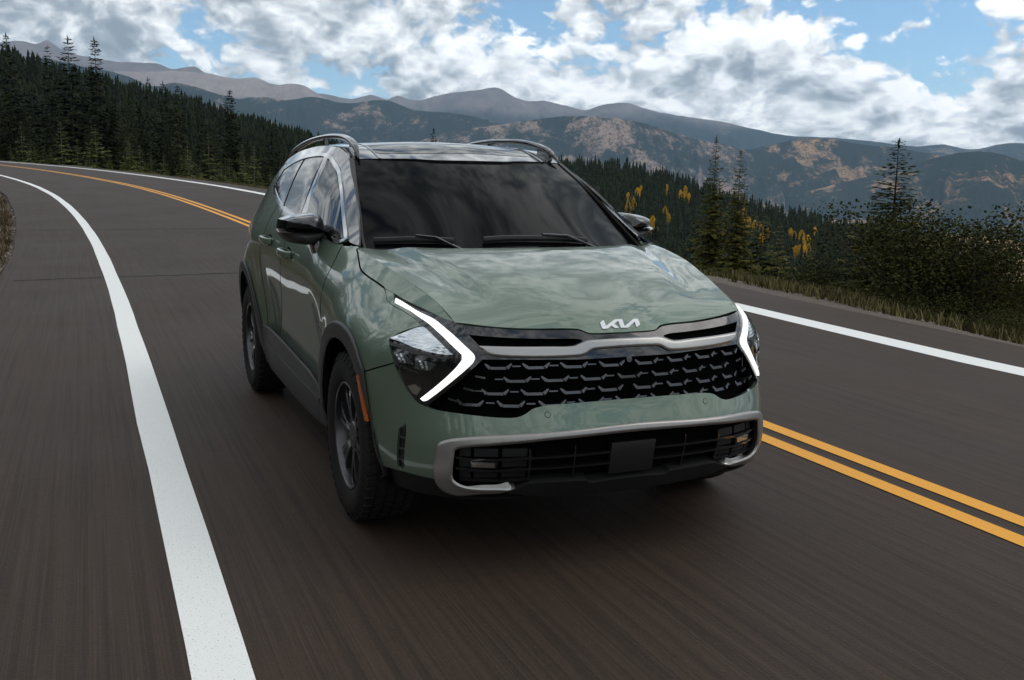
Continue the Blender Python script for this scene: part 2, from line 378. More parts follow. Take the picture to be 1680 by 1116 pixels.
def surf_normal(f, a, b):
    h = 2e-3
    n = np.cross(f(a+h, b)-f(a-h, b), f(a, b+h)-f(a, b-h))
    return n/np.linalg.norm(n, axis=-1, keepdims=True)
def panel(f, poly, off=0., grid=.035, rim=.012, holes=(), step=None, corner=35., flip=None, smooth=True, bevel=None):
    """a panel cut out of surface f(a, b): poly in surface coordinates, raised by off along the normal, its edges turned inwards by rim"""
    step = step or grid*.7
    loops = [np.array(smooth_poly(l, step, corner) if smooth else l) for l in [poly]+list(holes)]
    lo, hi = loops[0].min(0), loops[0].max(0)
    ga, gb = np.meshgrid(np.arange(lo[0]+grid/2, hi[0], grid), np.arange(lo[1]+grid/2, hi[1], grid), indexing='ij')
    G = np.c_[ga.ravel(), gb.ravel()]
    ok = in_poly(G, loops[0]) & (dist_poly(G, loops[0]) > grid*.45)
    for l in loops[1:]: ok &= ~in_poly(G, l) & (dist_poly(G, l) > grid*.45)
    G = G[ok]
    if bevel:
        bw, bd = bevel; extra = []
        for li, l in enumerate(loops):
            n = len(l)
            for i in range(n):
                t = l[(i+1) % n]-l[i-1]; nn = np.array([-t[1], t[0]])/(np.linalg.norm(t)+1e-9)
                for e in (.33, .66, 1.): extra += [l[i]+nn*bw*e, l[i]-nn*bw*e]
        E = np.array(extra); k = in_poly(E, loops[0])
        for l in loops[1:]: k &= ~in_poly(E, l)
        E = E[k]; dE = np.min([dist_poly(E, l) for l in loops], 0); E = E[(dE > bw*.25)]
        if len(G):
            dG = np.min([dist_poly(G, l) for l in loops], 0); G = G[dG > bw*1.3]
        # thin out crowded points
        seen = {}; 
        for q in E: seen.setdefault((round(q[0]/(bw*.22)), round(q[1]/(bw*.22))), q)
        G = np.r_[G.reshape(-1, 2), np.array(list(seen.values())).reshape(-1, 2)]
    verts = []; edges = []
    for l in loops:
        o = len(verts); n = len(l); verts += [Vector(p) for p in l]; edges += [(o+i, o+(i+1) % n) for i in range(n)]
    nb = len(verts); verts += [Vector(p) for p in G]
    vo, eo, fo, *_ = delaunay_2d_cdt(verts, edges, [], 1, 1e-6)
    UV = np.array([tuple(v) for v in vo])
    tri = [f_ for f_ in fo]
    if holes:
        cen = np.array([UV[list(t)].mean(0) for t in tri]); bad = np.zeros(len(tri), bool)
        for l in loops[1:]: bad |= in_poly(cen, l)
        tri = [t for t, b in zip(tri, bad) if not b]
    a, b = UV[:, 0], UV[:, 1]
    X = f(a, b); N = surf_normal(f, a, b)
    # outward: away from the car's middle
    if flip is None:
        flip = np.mean(np.sum(N*(X-np.array([-1.4, 0, .6])), 1)) < 0
    if flip: N = -N
    X = X + N*(off(a, b)[:, None] if callable(off) else off)
    if bevel:
        dd = np.min([dist_poly(UV, l) for l in loops], 0); X = X - N*(bevel[1]*np.clip(1-dd/bevel[0], 0, 1)**2)[:, None]
    F = []
    for t in tri:
        p, q, r = X[list(t)]
        nn = np.cross(q-p, r-p)
        F.append(list(t) if nn@N[t[0]] > 0 else list(t)[::-1])
    if bevel:
        vn = np.zeros_like(X)
        for f_ in F:
            p, q, r = X[f_]; nn = np.cross(q-p, r-p)
            for i in f_: vn[i] += nn
        N = vn/(np.linalg.norm(vn, axis=1, keepdims=True)+1e-12)
    g = Geo(); g.add(X, F, [[N[i] for i in f_] for f_ in F])
    if rim:
        ec = {}
        for f_ in F:
            for i in range(3):
                e = (f_[i], f_[(i+1) % 3]); ec[e] = 1
        bd = [e for e in ec if (e[1], e[0]) not in ec]
        # two narrow steps: a rounded lip, then the turned-in edge
        for i, j in bd:
            va = [X[i], X[j], X[j]-N[j]*rim, X[i]-N[i]*rim]
            g.add(va, [[1, 0, 3, 2]])
    return g
def mirp(l): return [(-a, b) for a, b in l]
def both(l):
    """right-hand line from the middle outwards -> closed across the middle"""
    return list(l) + [(-a, b) for a, b in l[::-1]]

# surface maps
fP = lambda a, b: P(a, b)
fH = lambda a, b: np.stack([a+0*b, b+0*a, Hs(a, b)], -1)
fW = lambda a, b: np.stack([a+0*b, b+0*a, WIND(a, b)], -1)
fR = lambda a, b: np.stack([a+0*b, b+0*a, ROOF(a, b)], -1)
def tz(p): return (plan_inv(p[0], p[1])[0], p[2])

# ---- bmesh shapes for small parts
def bm_geo(bm, smooth=True):
    bm.normal_update(); g = Geo(); V = [tuple(v.co) for v in bm.verts]; F = [[v.index for v in f.verts] for f in bm.faces]
    bm.verts.index_update(); N = [[tuple(v.normal) for v in f.verts] for f in bm.faces] if smooth else None
    g.add(V, F, N); bm.free(); return g
def sweep(path, prof, up=(0, 0, 1), scale=None, cap=True, closed=False):
    """profile (u sideways, v up) swept along a path"""
    path = [Vector(p) for p in path]; n = len(path); V = []; F = []; m = len(prof)
    for i, p in enumerate(path):
        a, b = (path[i-1], path[(i+1) % n]) if closed else (path[max(0, i-1)], path[min(n-1, i+1)])
        t = (b-a).normalized(); s = t.cross(Vector(up)).normalized(); w = s.cross(t)
        k = scale[i] if scale else 1
        V += [tuple(p + s*(u*k) + w*(v*k)) for u, v in prof]
    for i in range(n if closed else n-1):
        for j in range(m):
            a0, a1 = i*m+j, i*m+(j+1) % m; b0, b1 = ((i+1) % n)*m+j, ((i+1) % n)*m+(j+1) % m
            F.append([a0, b0, b1, a1])
    if cap and not closed: F.append(list(range(m))); F.append(list(range((n-1)*m, n*m))[::-1])
    return V, F
def soft(V, F, angle=40):
    """Geo with smooth normals inside an angle"""
    bm = bmesh.new(); vs = [bm.verts.new(v) for v in V]
    for f in F:
        try: bm.faces.new([vs[i] for i in f])
        except ValueError: pass
    bmesh.ops.recalc_face_normals(bm, faces=bm.faces); bm.normal_update(); bm.verts.index_update()
    ca = math.cos(math.radians(angle)); g = Geo()
    FF = []; NN = []
    for f in bm.faces:
        FF.append([v.index for v in f.verts]); row = []
        for v in f.verts:
            n = Vector()
            for h in v.link_faces:
                if h.normal.dot(f.normal) > ca: n += h.normal*h.calc_area()
            row.append(tuple(n.normalized() if n.length else f.normal))
        NN.append(row)
    g.add([tuple(v.co) for v in bm.verts], FF, NN); bm.free(); return g
def rrect(w, h, r, k=3):
    out = []
    for cx, cy, a0 in ((w/2-r, h/2-r, 0), (-w/2+r, h/2-r, 90), (-w/2+r, -h/2+r, 180), (w/2-r, -h/2+r, 270)):
        for i in range(k+1):
            a = math.radians(a0+90*i/k); out.append((cx+r*math.cos(a), cy+r*math.sin(a)))
    return out
def boxgeo(c, s, bev=.004, M=None):
    bm = bmesh.new(); bmesh.ops.create_cube(bm, size=1)
    for v in bm.verts: v.co = Vector((v.co.x*s[0], v.co.y*s[1], v.co.z*s[2]))
    if bev: bmesh.ops.bevel(bm, geom=bm.edges[:], offset=bev, segments=2, affect='EDGES', profile=.5)
    for v in bm.verts: v.co = (M @ v.co if M else v.co) + Vector(c)
    V = [tuple(v.co) for v in bm.verts]; bm.verts.index_update(); F = [[v.index for v in f.verts] for f in bm.faces]; bm.free()
    return soft(V, F, 50)
# ================================================================ terrain, road, trees
rng = np.random.default_rng(7); random.seed(7)
def _hash(i, j, s):
    n = (i*374761393 + j*668265263 + s*144665) & 0x7fffffff
    n = ((n ^ (n >> 13))*1274126177) & 0x7fffffff
    return ((n ^ (n >> 16)) & 0xffff)/65535.
def vnoise(x, y, s=0):
    i = np.floor(x).astype(np.int64); j = np.floor(y).astype(np.int64); f = x-i; g = y-j
    f = f*f*(3-2*f); g = g*g*(3-2*g)
    a = _hash(i, j, s); b = _hash(i+1, j, s); c = _hash(i, j+1, s); d = _hash(i+1, j+1, s)
    return (a*(1-f)+b*f)*(1-g)+(c*(1-f)+d*f)*g
def fbm(x, y, o=5, s=0, ridged=False):
    v = 0; a = .5; t = 0
    for k in range(o):
        n = vnoise(x*2**k+17.3*k, y*2**k+9.1*k, s+k)
        if ridged: n = 1-np.abs(2*n-1)
        v = v+a*n; t += a; a *= .5
    return v/t

# road centre line: straight past the car, then bending to the image's left while climbing
_S = np.arange(-90., 320., 1.)
_KS = [0, 12, 25, 38, 52, 70, 100, 140, 400]
_k = np.interp(_S, _KS, [0,.0043,.0048,.0047,.0036,.0024,.0018,.0015,.0015])*(_S > 0)
_g = np.interp(_S, _KS, [0,.0243,.0322,.0227,.0227,.0186,.0162,.0142,.0142])*(_S > 0)
_b = np.interp(_S, _KS, [0,.0278,.0163,.0115,.009,.0066,.0052,.0044,.0044])*(_S > 0)
_th = np.cumsum(_k); _i0 = int(np.where(_S == 0)[0][0])
_rx = -np.cumsum(np.cos(_th)); _rx = _rx-_rx[_i0]-2.; _ry = -np.cumsum(np.sin(_th)); _ry -= _ry[_i0]
_rz = np.cumsum(_g); _rz -= _rz[_i0]
_nx, _ny = -np.sin(_th), np.cos(_th)
def road_pt(s, o, dz=0.):
    s = np.asarray(s, float); o = np.asarray(o, float); f = lambda a: np.interp(s, _S, a)
    return np.stack([f(_rx)+f(_nx)*o, f(_ry)+f(_ny)*o, f(_rz)+f(_b)*(np.clip(o, -4, 8)-1.7)+dz], -1)
def road_coords(x, y):
    x = np.atleast_1d(x).astype(float); y = np.atleast_1d(y).astype(float); s = np.zeros(len(x)); o = np.zeros(len(x))
    for c in range(0, len(x), 2000):
        X, Y = x[c:c+2000, None], y[c:c+2000, None]; i = np.argmin((X-_rx)**2+(Y-_ry)**2, 1)
        s[c:c+2000] = _S[i]; o[c:c+2000] = (X[:, 0]-_rx[i])*_nx[i]+(Y[:, 0]-_ry[i])*_ny[i]
    return s, o
def ground_off(s, o):
    """height of the ground beside the road, relative to the road level"""
    r = np.maximum(o-6.6, 0); l = np.maximum(-3.6-o, 0)
    z = -.05-.05*np.clip((o-5.6)/1., 0, 1)-.05*np.clip((-2.85-o)/.4, 0, 1)
    z = z-(.16*np.minimum(r, 3)+.36*np.clip(r-3, 0, 40)+.20*np.maximum(r-43, 0))
    z = z+.03*l+.20*np.maximum(l-9., 0)
    away = np.clip(np.maximum(r, l)/6, 0, 1)
    n = (fbm(s*.9, o*.9, 4, 3)-.5)*.18*np.clip(np.maximum(r, l)/1.2, .12, 1)+(fbm(s*.09, o*.09, 3, 5)-.5)*3.*away
    return z+n
def ground_z(x, y):
    s, o = road_coords(x, y); return road_pt(s, o)[:, 2]+ground_off(s, o)

def grid_faces(m, n):
    i, j = np.meshgrid(np.arange(m-1), np.arange(n-1), indexing='ij'); a = (i*n+j).ravel()
    return np.stack([a, a+1, a+n+1, a+n], 1)
# ---- materials of the ground
def asphalt():
    m = pbr('asphalt', (.06, .055, .05), .8, spec=.22); t = NT(m.node_tree); b = bsdf(m)
    co = t.add('ShaderNodeAttribute', attribute_name='roadco').outputs['Vector']        # (along, across)
    sp = t.add('ShaderNodeSeparateXYZ', inputs={0: co}); al, ac = sp.outputs[0], sp.outputs[1]
    st = t.noise(t.add('ShaderNodeCombineXYZ', inputs={0: t.math('MULTIPLY', al, .35), 1: t.math('MULTIPLY', ac, 26.)}).outputs[0], 1., 5., .65)
    st2 = t.noise(t.add('ShaderNodeCombineXYZ', inputs={0: t.math('MULTIPLY', al, .7), 1: t.math('MULTIPLY', ac, 130.)}).outputs[0], 1., 3., .6)
    lg = t.noise(co, .55, 5., .6); fn = t.noise(co, 90., 3., .7); md = t.noise(co, 14., 4., .65)
    c = t.mix(lg, (.0328, .0204, .0131), (.0530, .0343, .0234))
    c = t.mix(t.math('MULTIPLY', t.smooth(st, .40, .64), .7), c, (.0195, .0129, .0090))
    c = t.mix(t.math('MULTIPLY', t.smooth(st2, .48, .68), .62), c, (.0624, .0421, .0296))
    c = t.mix(t.math('MULTIPLY', t.smooth(fn, .52, .75), .55), c, (.0780, .0562, .0421))
    c = t.mix(t.math('MULTIPLY', t.smooth(md, .5, .8), .35), c, (.0179, .0121, .0086))
    # polished wheel paths
    for x0 in (-.70, .82, 2.6, 4.15):
        w = t.math('SUBTRACT', 1., t.smooth(t.math('ABSOLUTE', t.math('SUBTRACT', ac, x0)), .10, .55))
        c = t.mix(t.math('MULTIPLY', w, .22), c, (.0226, .0152, .0109))
    t.l.new(c, b.inputs['Base Color'])
    t.l.new(t.math('ADD', .58, t.math('MULTIPLY', lg, .22)), b.inputs['Roughness'])
    h = t.math('ADD', fn, t.math('MULTIPLY', md, .6))
    t.l.new(t.add('ShaderNodeBump', inputs={'Strength': .35, 'Distance': .006, 'Height': h}).outputs[0], b.inputs['Normal'])
    return m
def road_paint(name, c0, c1):
    m = pbr(name, c0, .6); t = NT(m.node_tree); b = bsdf(m)
    co = t.add('ShaderNodeAttribute', attribute_name='roadco').outputs['Vector']
    n = t.noise(co, 18., 6., .7); st = t.noise(t.vmath('MULTIPLY', co, (.6, 30., 1)), 1., 4., .6); fn = t.noise(co, 120., 2., .6)
    c = t.mix(n, c1, c0); c = t.mix(t.math('MULTIPLY', t.smooth(st, .62, .9), .25), c, tuple(x*.70 for x in c0))
    c = t.mix(t.math('MULTIPLY', t.smooth(fn, .60, .72), .6), c, (.10, .09, .08))
    t.l.new(c, b.inputs['Base Color'])
    t.l.new(t.add('ShaderNodeBump', inputs={'Strength': .3, 'Distance': .003, 'Height': fn}).outputs[0], b.inputs['Normal'])
    return m
def strip_mesh(name, o0, o1, no, dz, mat, s0=-85., s1=300., ds=1., kind='structure', wob=0.):
    ss = np.arange(s0, s1, ds); oo = np.linspace(o0, o1, no); A, B = np.meshgrid(ss, oo, indexing='ij')
    W = B.copy()
    if wob: W[:, 0] += (fbm(ss*.7, ss*0, 4, 11)-.5)*wob; W[:, -1] += (fbm(ss*.7, ss*0+9, 4, 12)-.5)*wob
    V = road_pt(A, W, dz); me = mesh_np(name, V.reshape(-1, 3), grid_faces(len(ss), no), True)
    a = me.attributes.new('roadco', 'FLOAT_VECTOR', 'POINT'); a.data.foreach_set('vector', np.stack([A, W, 0*A], -1).reshape(-1, 3).astype(np.float32).ravel())
    return link_mesh(name, me, mat, kind=kind)
M_ASPH = asphalt()
strip_mesh('road', -2.95, 5.95, 10, 0., M_ASPH, wob=.12)
M_WL = road_paint('white_road_paint', (.86, .86, .83), (.78, .78, .75)); M_YL = road_paint('yellow_road_paint', (.84, .37, .006), (.74, .31, .006))
strip_mesh('edge_line', -1.685, -1.505, 3, .004, M_WL, wob=.03); strip_mesh('edge_line', 4.78, 5.07, 3, .004, M_WL, wob=.03)
strip_mesh('centre_line', 1.615, 1.725, 2, .004, M_YL, wob=.022); strip_mesh('centre_line', 1.825, 1.935, 2, .004, M_YL, wob=.022)
# tarred cracks across and along the lane
M_TAR = pbr('tar', (.012, .010, .009), .8, spec=.1)
def crack(pts, w):
    p = smooth_poly(pts, .12, 170, closed=False); V = []; A = []
    for k, q in enumerate(p):
        d = p[min(k+1, len(p)-1)]-p[max(k-1, 0)]; n = np.array([-d[1], d[0]])/np.linalg.norm(d)
        j = (vnoise(np.array([k*.8]), np.array([1.5]), 21)[0]-.5)*.10; ww = w*(.5+vnoise(np.array([k*1.7]), np.array([4.]), 23)[0])
        for e in (-1, 1): V.append(road_pt(q[0]+n[0]*(j+e*ww/2), q[1]+n[1]*(j+e*ww/2), .0025))
    link_mesh('road_crack', mesh_np('road_crack', V, [[2*k, 2*k+1, 2*k+3, 2*k+2] for k in range(len(p)-1)]), M_TAR, kind='structure')
crack([(8.6,-2.8),(8.5,-1.2),(8.3,.6),(8.2,1.5)], .05); crack([(17.0,-2.7),(16.4,-.5),(15.9,1.5)], .05)
crack([(28,1.9),(27,5.7)], .05); crack([(21.,2.0),(20.2,5.6)], .045)

def soil():
    m = pbr('soil', (.1, .08, .06), .95); t = NT(m.node_tree); b = bsdf(m)
    co = t.add('ShaderNodeAttribute', attribute_name='roadco').outputs['Vector']; tc = t.add('ShaderNodeTexCoord').outputs['Object']
    ac = t.add('ShaderNodeSeparateXYZ', inputs={0: co}).outputs[1]
    n = t.noise(tc, 1.6, 8., .65); f = t.noise(tc, 30., 6., .7); v = t.add('ShaderNodeTexVoronoi', inputs={'Vector': tc, 'Scale': 26.}).outputs[0]
    dirt = t.mix(f, (.085, .066, .050), (.215, .172, .138)); dirt = t.mix(t.math('MULTIPLY', t.smooth(v, .30, .05), .6), dirt, (.27, .23, .20))
    grass = t.mix(f, (.030, .034, .014), (.095, .085, .036))
    side = t.math('MAXIMUM', t.smooth(ac, 7.0, 8.6), t.smooth(ac, -8., -13.))
    c = t.mix(t.math('MULTIPLY', side, t.smooth(n, .32, .52)), dirt, grass)
    t.l.new(c, b.inputs['Base Color'])
    t.l.new(t.add('ShaderNodeBump', inputs={'Strength': .9, 'Distance': .05, 'Height': t.math('ADD', f, v)}).outputs[0], b.inputs['Normal'])
    return m
M_SOIL = soil()
def make_ground():
    ss = np.r_[np.arange(-85, -20, 3.), np.arange(-20, 80, .5), np.arange(80, 310, 3.)]
    oo = np.r_[-np.geomspace(140, 12, 18), -np.arange(11.5, 3.4, -.4), -np.arange(3.3, 2.4, -.1), np.array([-2., 0, 2, 4]), np.arange(5.4, 7., .12), np.arange(7.2, 14, .4), np.geomspace(15, 330, 26)]
    A, B = np.meshgrid(ss, oo, indexing='ij'); V = road_pt(A, B); V[..., 2] += ground_off(A, B)
    V[..., 2] = np.where((B > -2.5) & (B < 5.4), road_pt(A, B)[..., 2]-.06, V[..., 2])
    me = mesh_np('ground', V.reshape(-1, 3), grid_faces(len(ss), len(oo)), True)
    a = me.attributes.new('roadco', 'FLOAT_VECTOR', 'POINT'); a.data.foreach_set('vector', np.stack([A, B, 0*A], -1).reshape(-1, 3).astype(np.float32).ravel())
    link_mesh('ground', me, M_SOIL, kind='structure')
make_ground()
# loose stones on the shoulders, dry grass on the verges
def pebbles():
    n = 15000; V = []; F = []
    side = rng.random(n) < .75; s = np.where(side, rng.uniform(-6, 60, n), rng.uniform(-12, 30, n)); o = np.where(side, -2.9-np.abs(rng.normal(0, 1.6, n)), 5.85+rng.random(n)**1.3*1.6)
    p = road_pt(s, o); p[:, 2] += ground_off(s, o); r = .007+.022*rng.random(n)**3.5
    base = np.array([(1,0,0),(-1,0,0),(0,1,0),(0,-1,0),(0,0,.7),(0,0,-.7)], float); fb = np.array([(0,2,4),(2,1,4),(1,3,4),(3,0,4),(2,0,5),(1,2,5),(3,1,5),(0,3,5)])
    a = rng.uniform(0, 6.28, n); c, s_ = np.cos(a), np.sin(a); k = base[None]*(r[:, None, None]*rng.uniform(.6, 1.5, (n, 6, 1)))
    X = np.stack([k[..., 0]*c[:, None]-k[..., 1]*s_[:, None], k[..., 0]*s_[:, None]+k[..., 1]*c[:, None], k[..., 2]], -1)+p[:, None]
    link_mesh('gravel', mesh_np('gravel', X.reshape(-1, 3), (fb[None]+6*np.arange(n)[:, None, None]).reshape(-1, 3)), stone_mat, kind='stuff')
stone_mat = pbr('stone', (.19, .16, .14), .9)
pebbles()
def foliage(name, dark, light, warm=None, rough=.75, trans=0.):
    m = pbr(name, dark, rough, spec=.06); t = NT(m.node_tree); b = bsdf(m)
    oi = t.add('ShaderNodeObjectInfo').outputs['Random']; tc = t.add('ShaderNodeNewGeometry').outputs['Position']
    n = t.noise(tc, 1.3, 4., .65); f = t.noise(tc, 9., 3., .6)
    isl = t.add('ShaderNodeNewGeometry').outputs['Random Per Island']
    k = t.math('ADD', t.math('MULTIPLY', n, .5), t.math('ADD', t.math('MULTIPLY', isl, .30), t.math('MULTIPLY', oi, .25)))
    c = t.mix(t.smooth(k, .25, .80), dark, light)
    c = t.mix(t.math('MULTIPLY', t.smooth(oi, .72, 1.), .45), c, tuple(min(1, x*y) for x, y in zip(light, (1.5, 1.25, .9))))
    if warm: c = t.mix(t.math('MULTIPLY', t.smooth(f, .58, .75), .55), c, warm)
    t.l.new(c, b.inputs['Base Color'])
    return m
M_GRASS = foliage('dry_grass', (.038, .036, .013), (.17, .145, .065), (.24, .18, .09))
def grass():
    n = 42000; z = rng.random(n) < .5
    s = np.where(z, rng.uniform(-7, 60, n), rng.uniform(-14, 60, n)); o = np.where(z, -3.6-np.abs(rng.normal(0, 2.2, n)), 6.9+rng.random(n)**1.4*6)
    keep = fbm(s*.7, o*.7, 3, 31) > np.where(z, .46, .40); s, o = s[keep], o[keep]; n = len(s); z = z[keep]
    p = road_pt(s, o); p[:, 2] += ground_off(s, o)-.01
    V = np.zeros((n, 4, 4, 3)); 
    for k in range(4):
        a = rng.uniform(0, 6.28, n); h = np.where(z, .075, .12)*rng.uniform(.5, 1.6, n); l = h*rng.uniform(.1, .8, n); w = .006+.006*rng.random(n)
        d = np.stack([np.cos(a), np.sin(a), 0*a], -1); q = np.stack([-np.sin(a), np.cos(a), 0*a], -1); off = np.stack([rng.normal(0, .03, n), rng.normal(0, .03, n), 0*a], -1)
        up = np.array([0, 0, 1.])
        V[:, k, 0] = p+off-q*w[:, None]; V[:, k, 1] = p+off+q*w[:, None]; V[:, k, 2] = p+off+q*w[:, None]*.4+d*l[:, None]+up*h[:, None]; V[:, k, 3] = p+off-q*w[:, None]*.4+d*l[:, None]+up*h[:, None]
    link_mesh('grass', mesh_np('grass', V.reshape(-1, 3), np.arange(n*16).reshape(-1, 4)), M_GRASS, kind='stuff')
grass()
def tufts():
    g = np.random.default_rng(44); n = 5200; k = 9
    s = g.uniform(-5, 62, n); o = -3.05-np.abs(g.normal(0, 1.6, n)); keep = fbm(s*.5, o*.8, 3, 35) > .40; s, o = s[keep], o[keep]; n = len(s)
    p = road_pt(s, o); p[:, 2] += ground_off(s, o)-.01; V = np.zeros((n, k, 3, 3)); sc = g.uniform(.5, 1.5, n)
    for j in range(k):
        a = g.uniform(0, 6.28, n); h = .13*sc*g.uniform(.5, 1.3, n); l = .09*sc*g.uniform(.2, 1.3, n); w = .012+.010*g.random(n)
        d = np.stack([np.cos(a), np.sin(a), 0*a], -1); qd = np.stack([-np.sin(a), np.cos(a), 0*a], -1); r = d*(.03*sc)[:, None]
        V[:, j, 0] = p+r-qd*w[:, None]; V[:, j, 1] = p+r+qd*w[:, None]; V[:, j, 2] = p+r+d*l[:, None]+np.array([0, 0, 1.])*h[:, None]
    link_mesh('dry_grass', mesh_np('dry_grass', V.reshape(-1, 3), np.arange(n*k*3).reshape(-1, 3)), foliage('straw', (.060, .046, .026), (.24, .18, .11), (.10, .085, .035)), kind='stuff')
    n = 1500; s = g.uniform(-5, 60, n); o = -2.95-np.abs(g.normal(0, 1.1, n)); p = road_pt(s, o); p[:, 2] += ground_off(s, o); r = .03+.07*g.random(n)**3
    base = np.array([(1,0,0),(-1,0,0),(0,1,0),(0,-1,0),(0,0,.7),(0,0,-.7)], float); fb = np.array([(0,2,4),(2,1,4),(1,3,4),(3,0,4),(2,0,5),(1,2,5),(3,1,5),(0,3,5)])
    X = base[None]*(r[:, None, None]*g.uniform(.6, 1.4, (n, 6, 1)))+p[:, None]
    link_mesh('stones', mesh_np('stones', X.reshape(-1, 3), (fb[None]+6*np.arange(n)[:, None, None]).reshape(-1, 3)), stone_mat, kind='stuff')
tufts()

# ---- far ridges: tables of (azimuth in degrees, crest slope above eye level)
RIDGE = {
'R1': [(200,.03),(193.56,.0637),(188.83,.0862),(183.62,.1058),(182.58,.1077),(182.03,.106),(181.41,.1098),(181.08,.1055),(180.42,.1005),(179.45,.0973),(178.38,.0951),(177.23,.0951),(176.27,.0949),(175.52,.0907),(174.28,.0933),(173.86,.0887),(172.53,.0808),(170.31,.0653),(167,.03)],
'R2': [(183,.06),(180.94,.0779),(178.61,.0858),(177.13,.0866),(175.31,.0892),(173.61,.0878),(172.05,.0845),(171.47,.086),(170.29,.0806),(168.84,.0809),(168.02,.0734),(167.37,.0669),(166.05,.056),(163,.03)],
'R3': [(173,.05),(169.34,.0687),(167.93,.0734),(166.05,.0693),(164.94,.0732),(164.27,.0695),(163.6,.0732),(163.13,.0705),(162.46,.0697),(161.58,.0735),(160.66,.0773),(159.07,.0807),(158.19,.0833),(157.02,.0738),(156.47,.0711),(155.45,.0713),(154.36,.0675),(153.16,.0632),(152.15,.0683),(150.64,.0694),(149.62,.0638),(147.77,.0582),(145.6,.0527),(143.79,.0461),(142.97,.0428),(142.16,.0406),(140.1,.0391),(137.77,.0354),(135.49,.0312),(134.32,.0329),(133.01,.0287),(130.93,.0346),(130.24,.0336),(127.28,.0265),(122.35,.0208),(110,.03),(95,.02)],
'R4a': [(210,.05),(193.42,.0916),(186.29,.0943),(180.9,.0927),(179.65,.0886),(178.52,.0859),(177.59,.0814),(176.56,.0746),(175.42,.0787),(174.41,.0756),(172.96,.0683),(172.14,.0654),(170.97,.0565),(168,.03)],
'R4b': [(179,.02),(175.08,.0514),(172.87,.0622),(172.14,.066),(170.95,.0684),(169.76,.0662),(168.26,.0699),(166.48,.065),(164.71,.0687),(163.94,.0679),(162.93,.0614),(161.57,.059),(160.08,.0572),(157.82,.0486),(156.55,.0419),(155.17,.0335),(152,.01)],
'R4c': [(164,.02),(160.65,.0407),(157.82,.048),(155.88,.0538),(153.83,.0575),(152.13,.0567),(150.1,.0521),(148.4,.0437),(146.71,.0354),(145.38,.0315),(143.73,.0255),(141.76,.0162),(138,-.005)],
'R4d': [(149,.01),(145.69,.024),(143.73,.0284),(142.62,.0331),(141.51,.0375),(139.94,.0377),(138.53,.0336),(135.93,.0284),(133.98,.0215),(132.66,.0163),(130.38,.0077),(126,.0),(115,.01)],
'R4e': [(141,-.012),(137.94,.003),(135.57,.0158),(134.48,.0217),(133.42,.0256),(132.46,.0271),(131.37,.024),(130.43,.0188),(128.21,.0057),(122.17,-.0074),(105,.0)],
'R5': [(144,-.08),(138.94,-.0601),(136.8,-.0518),(134.55,-.0481),(133.22,-.0478),(131.89,-.0479),(130.07,-.0526),(126.79,-.0604),(121.77,-.0714),(105,-.08)],
'R6': [(173,-.02),(166.76,-.0063),(162.01,.0021),(156.86,.0106),(153.42,.0134),(150.79,.0117),(149.42,.0068),(148.06,.0009),(146.87,-.006),(145.31,-.0149),(143.97,-.0214),(142.61,-.0278),(140.31,-.0337),(139.3,-.0401),(137.79,-.0433),(136.63,-.0483),(133.72,-.0676),(129.29,-.0963),(120,-.12),(105,-.13)],
'R7': [(212,.10),(193.31,.1147),(187.52,.105),(183.64,.0985),(182.48,.0941),(181.61,.0904),(180.72,.0855),(179.5,.0813),(178.43,.0774),(177.28,.0724),(175.66,.0659),(174.19,.0608),(172.98,.0537),(171.72,.0476),(170.02,.0405),(168.06,.031),(166.74,.0228),(164.05,.0085),(159.94,-.0092),(154,-.035),(149,-.07),(144,-.14)],
}
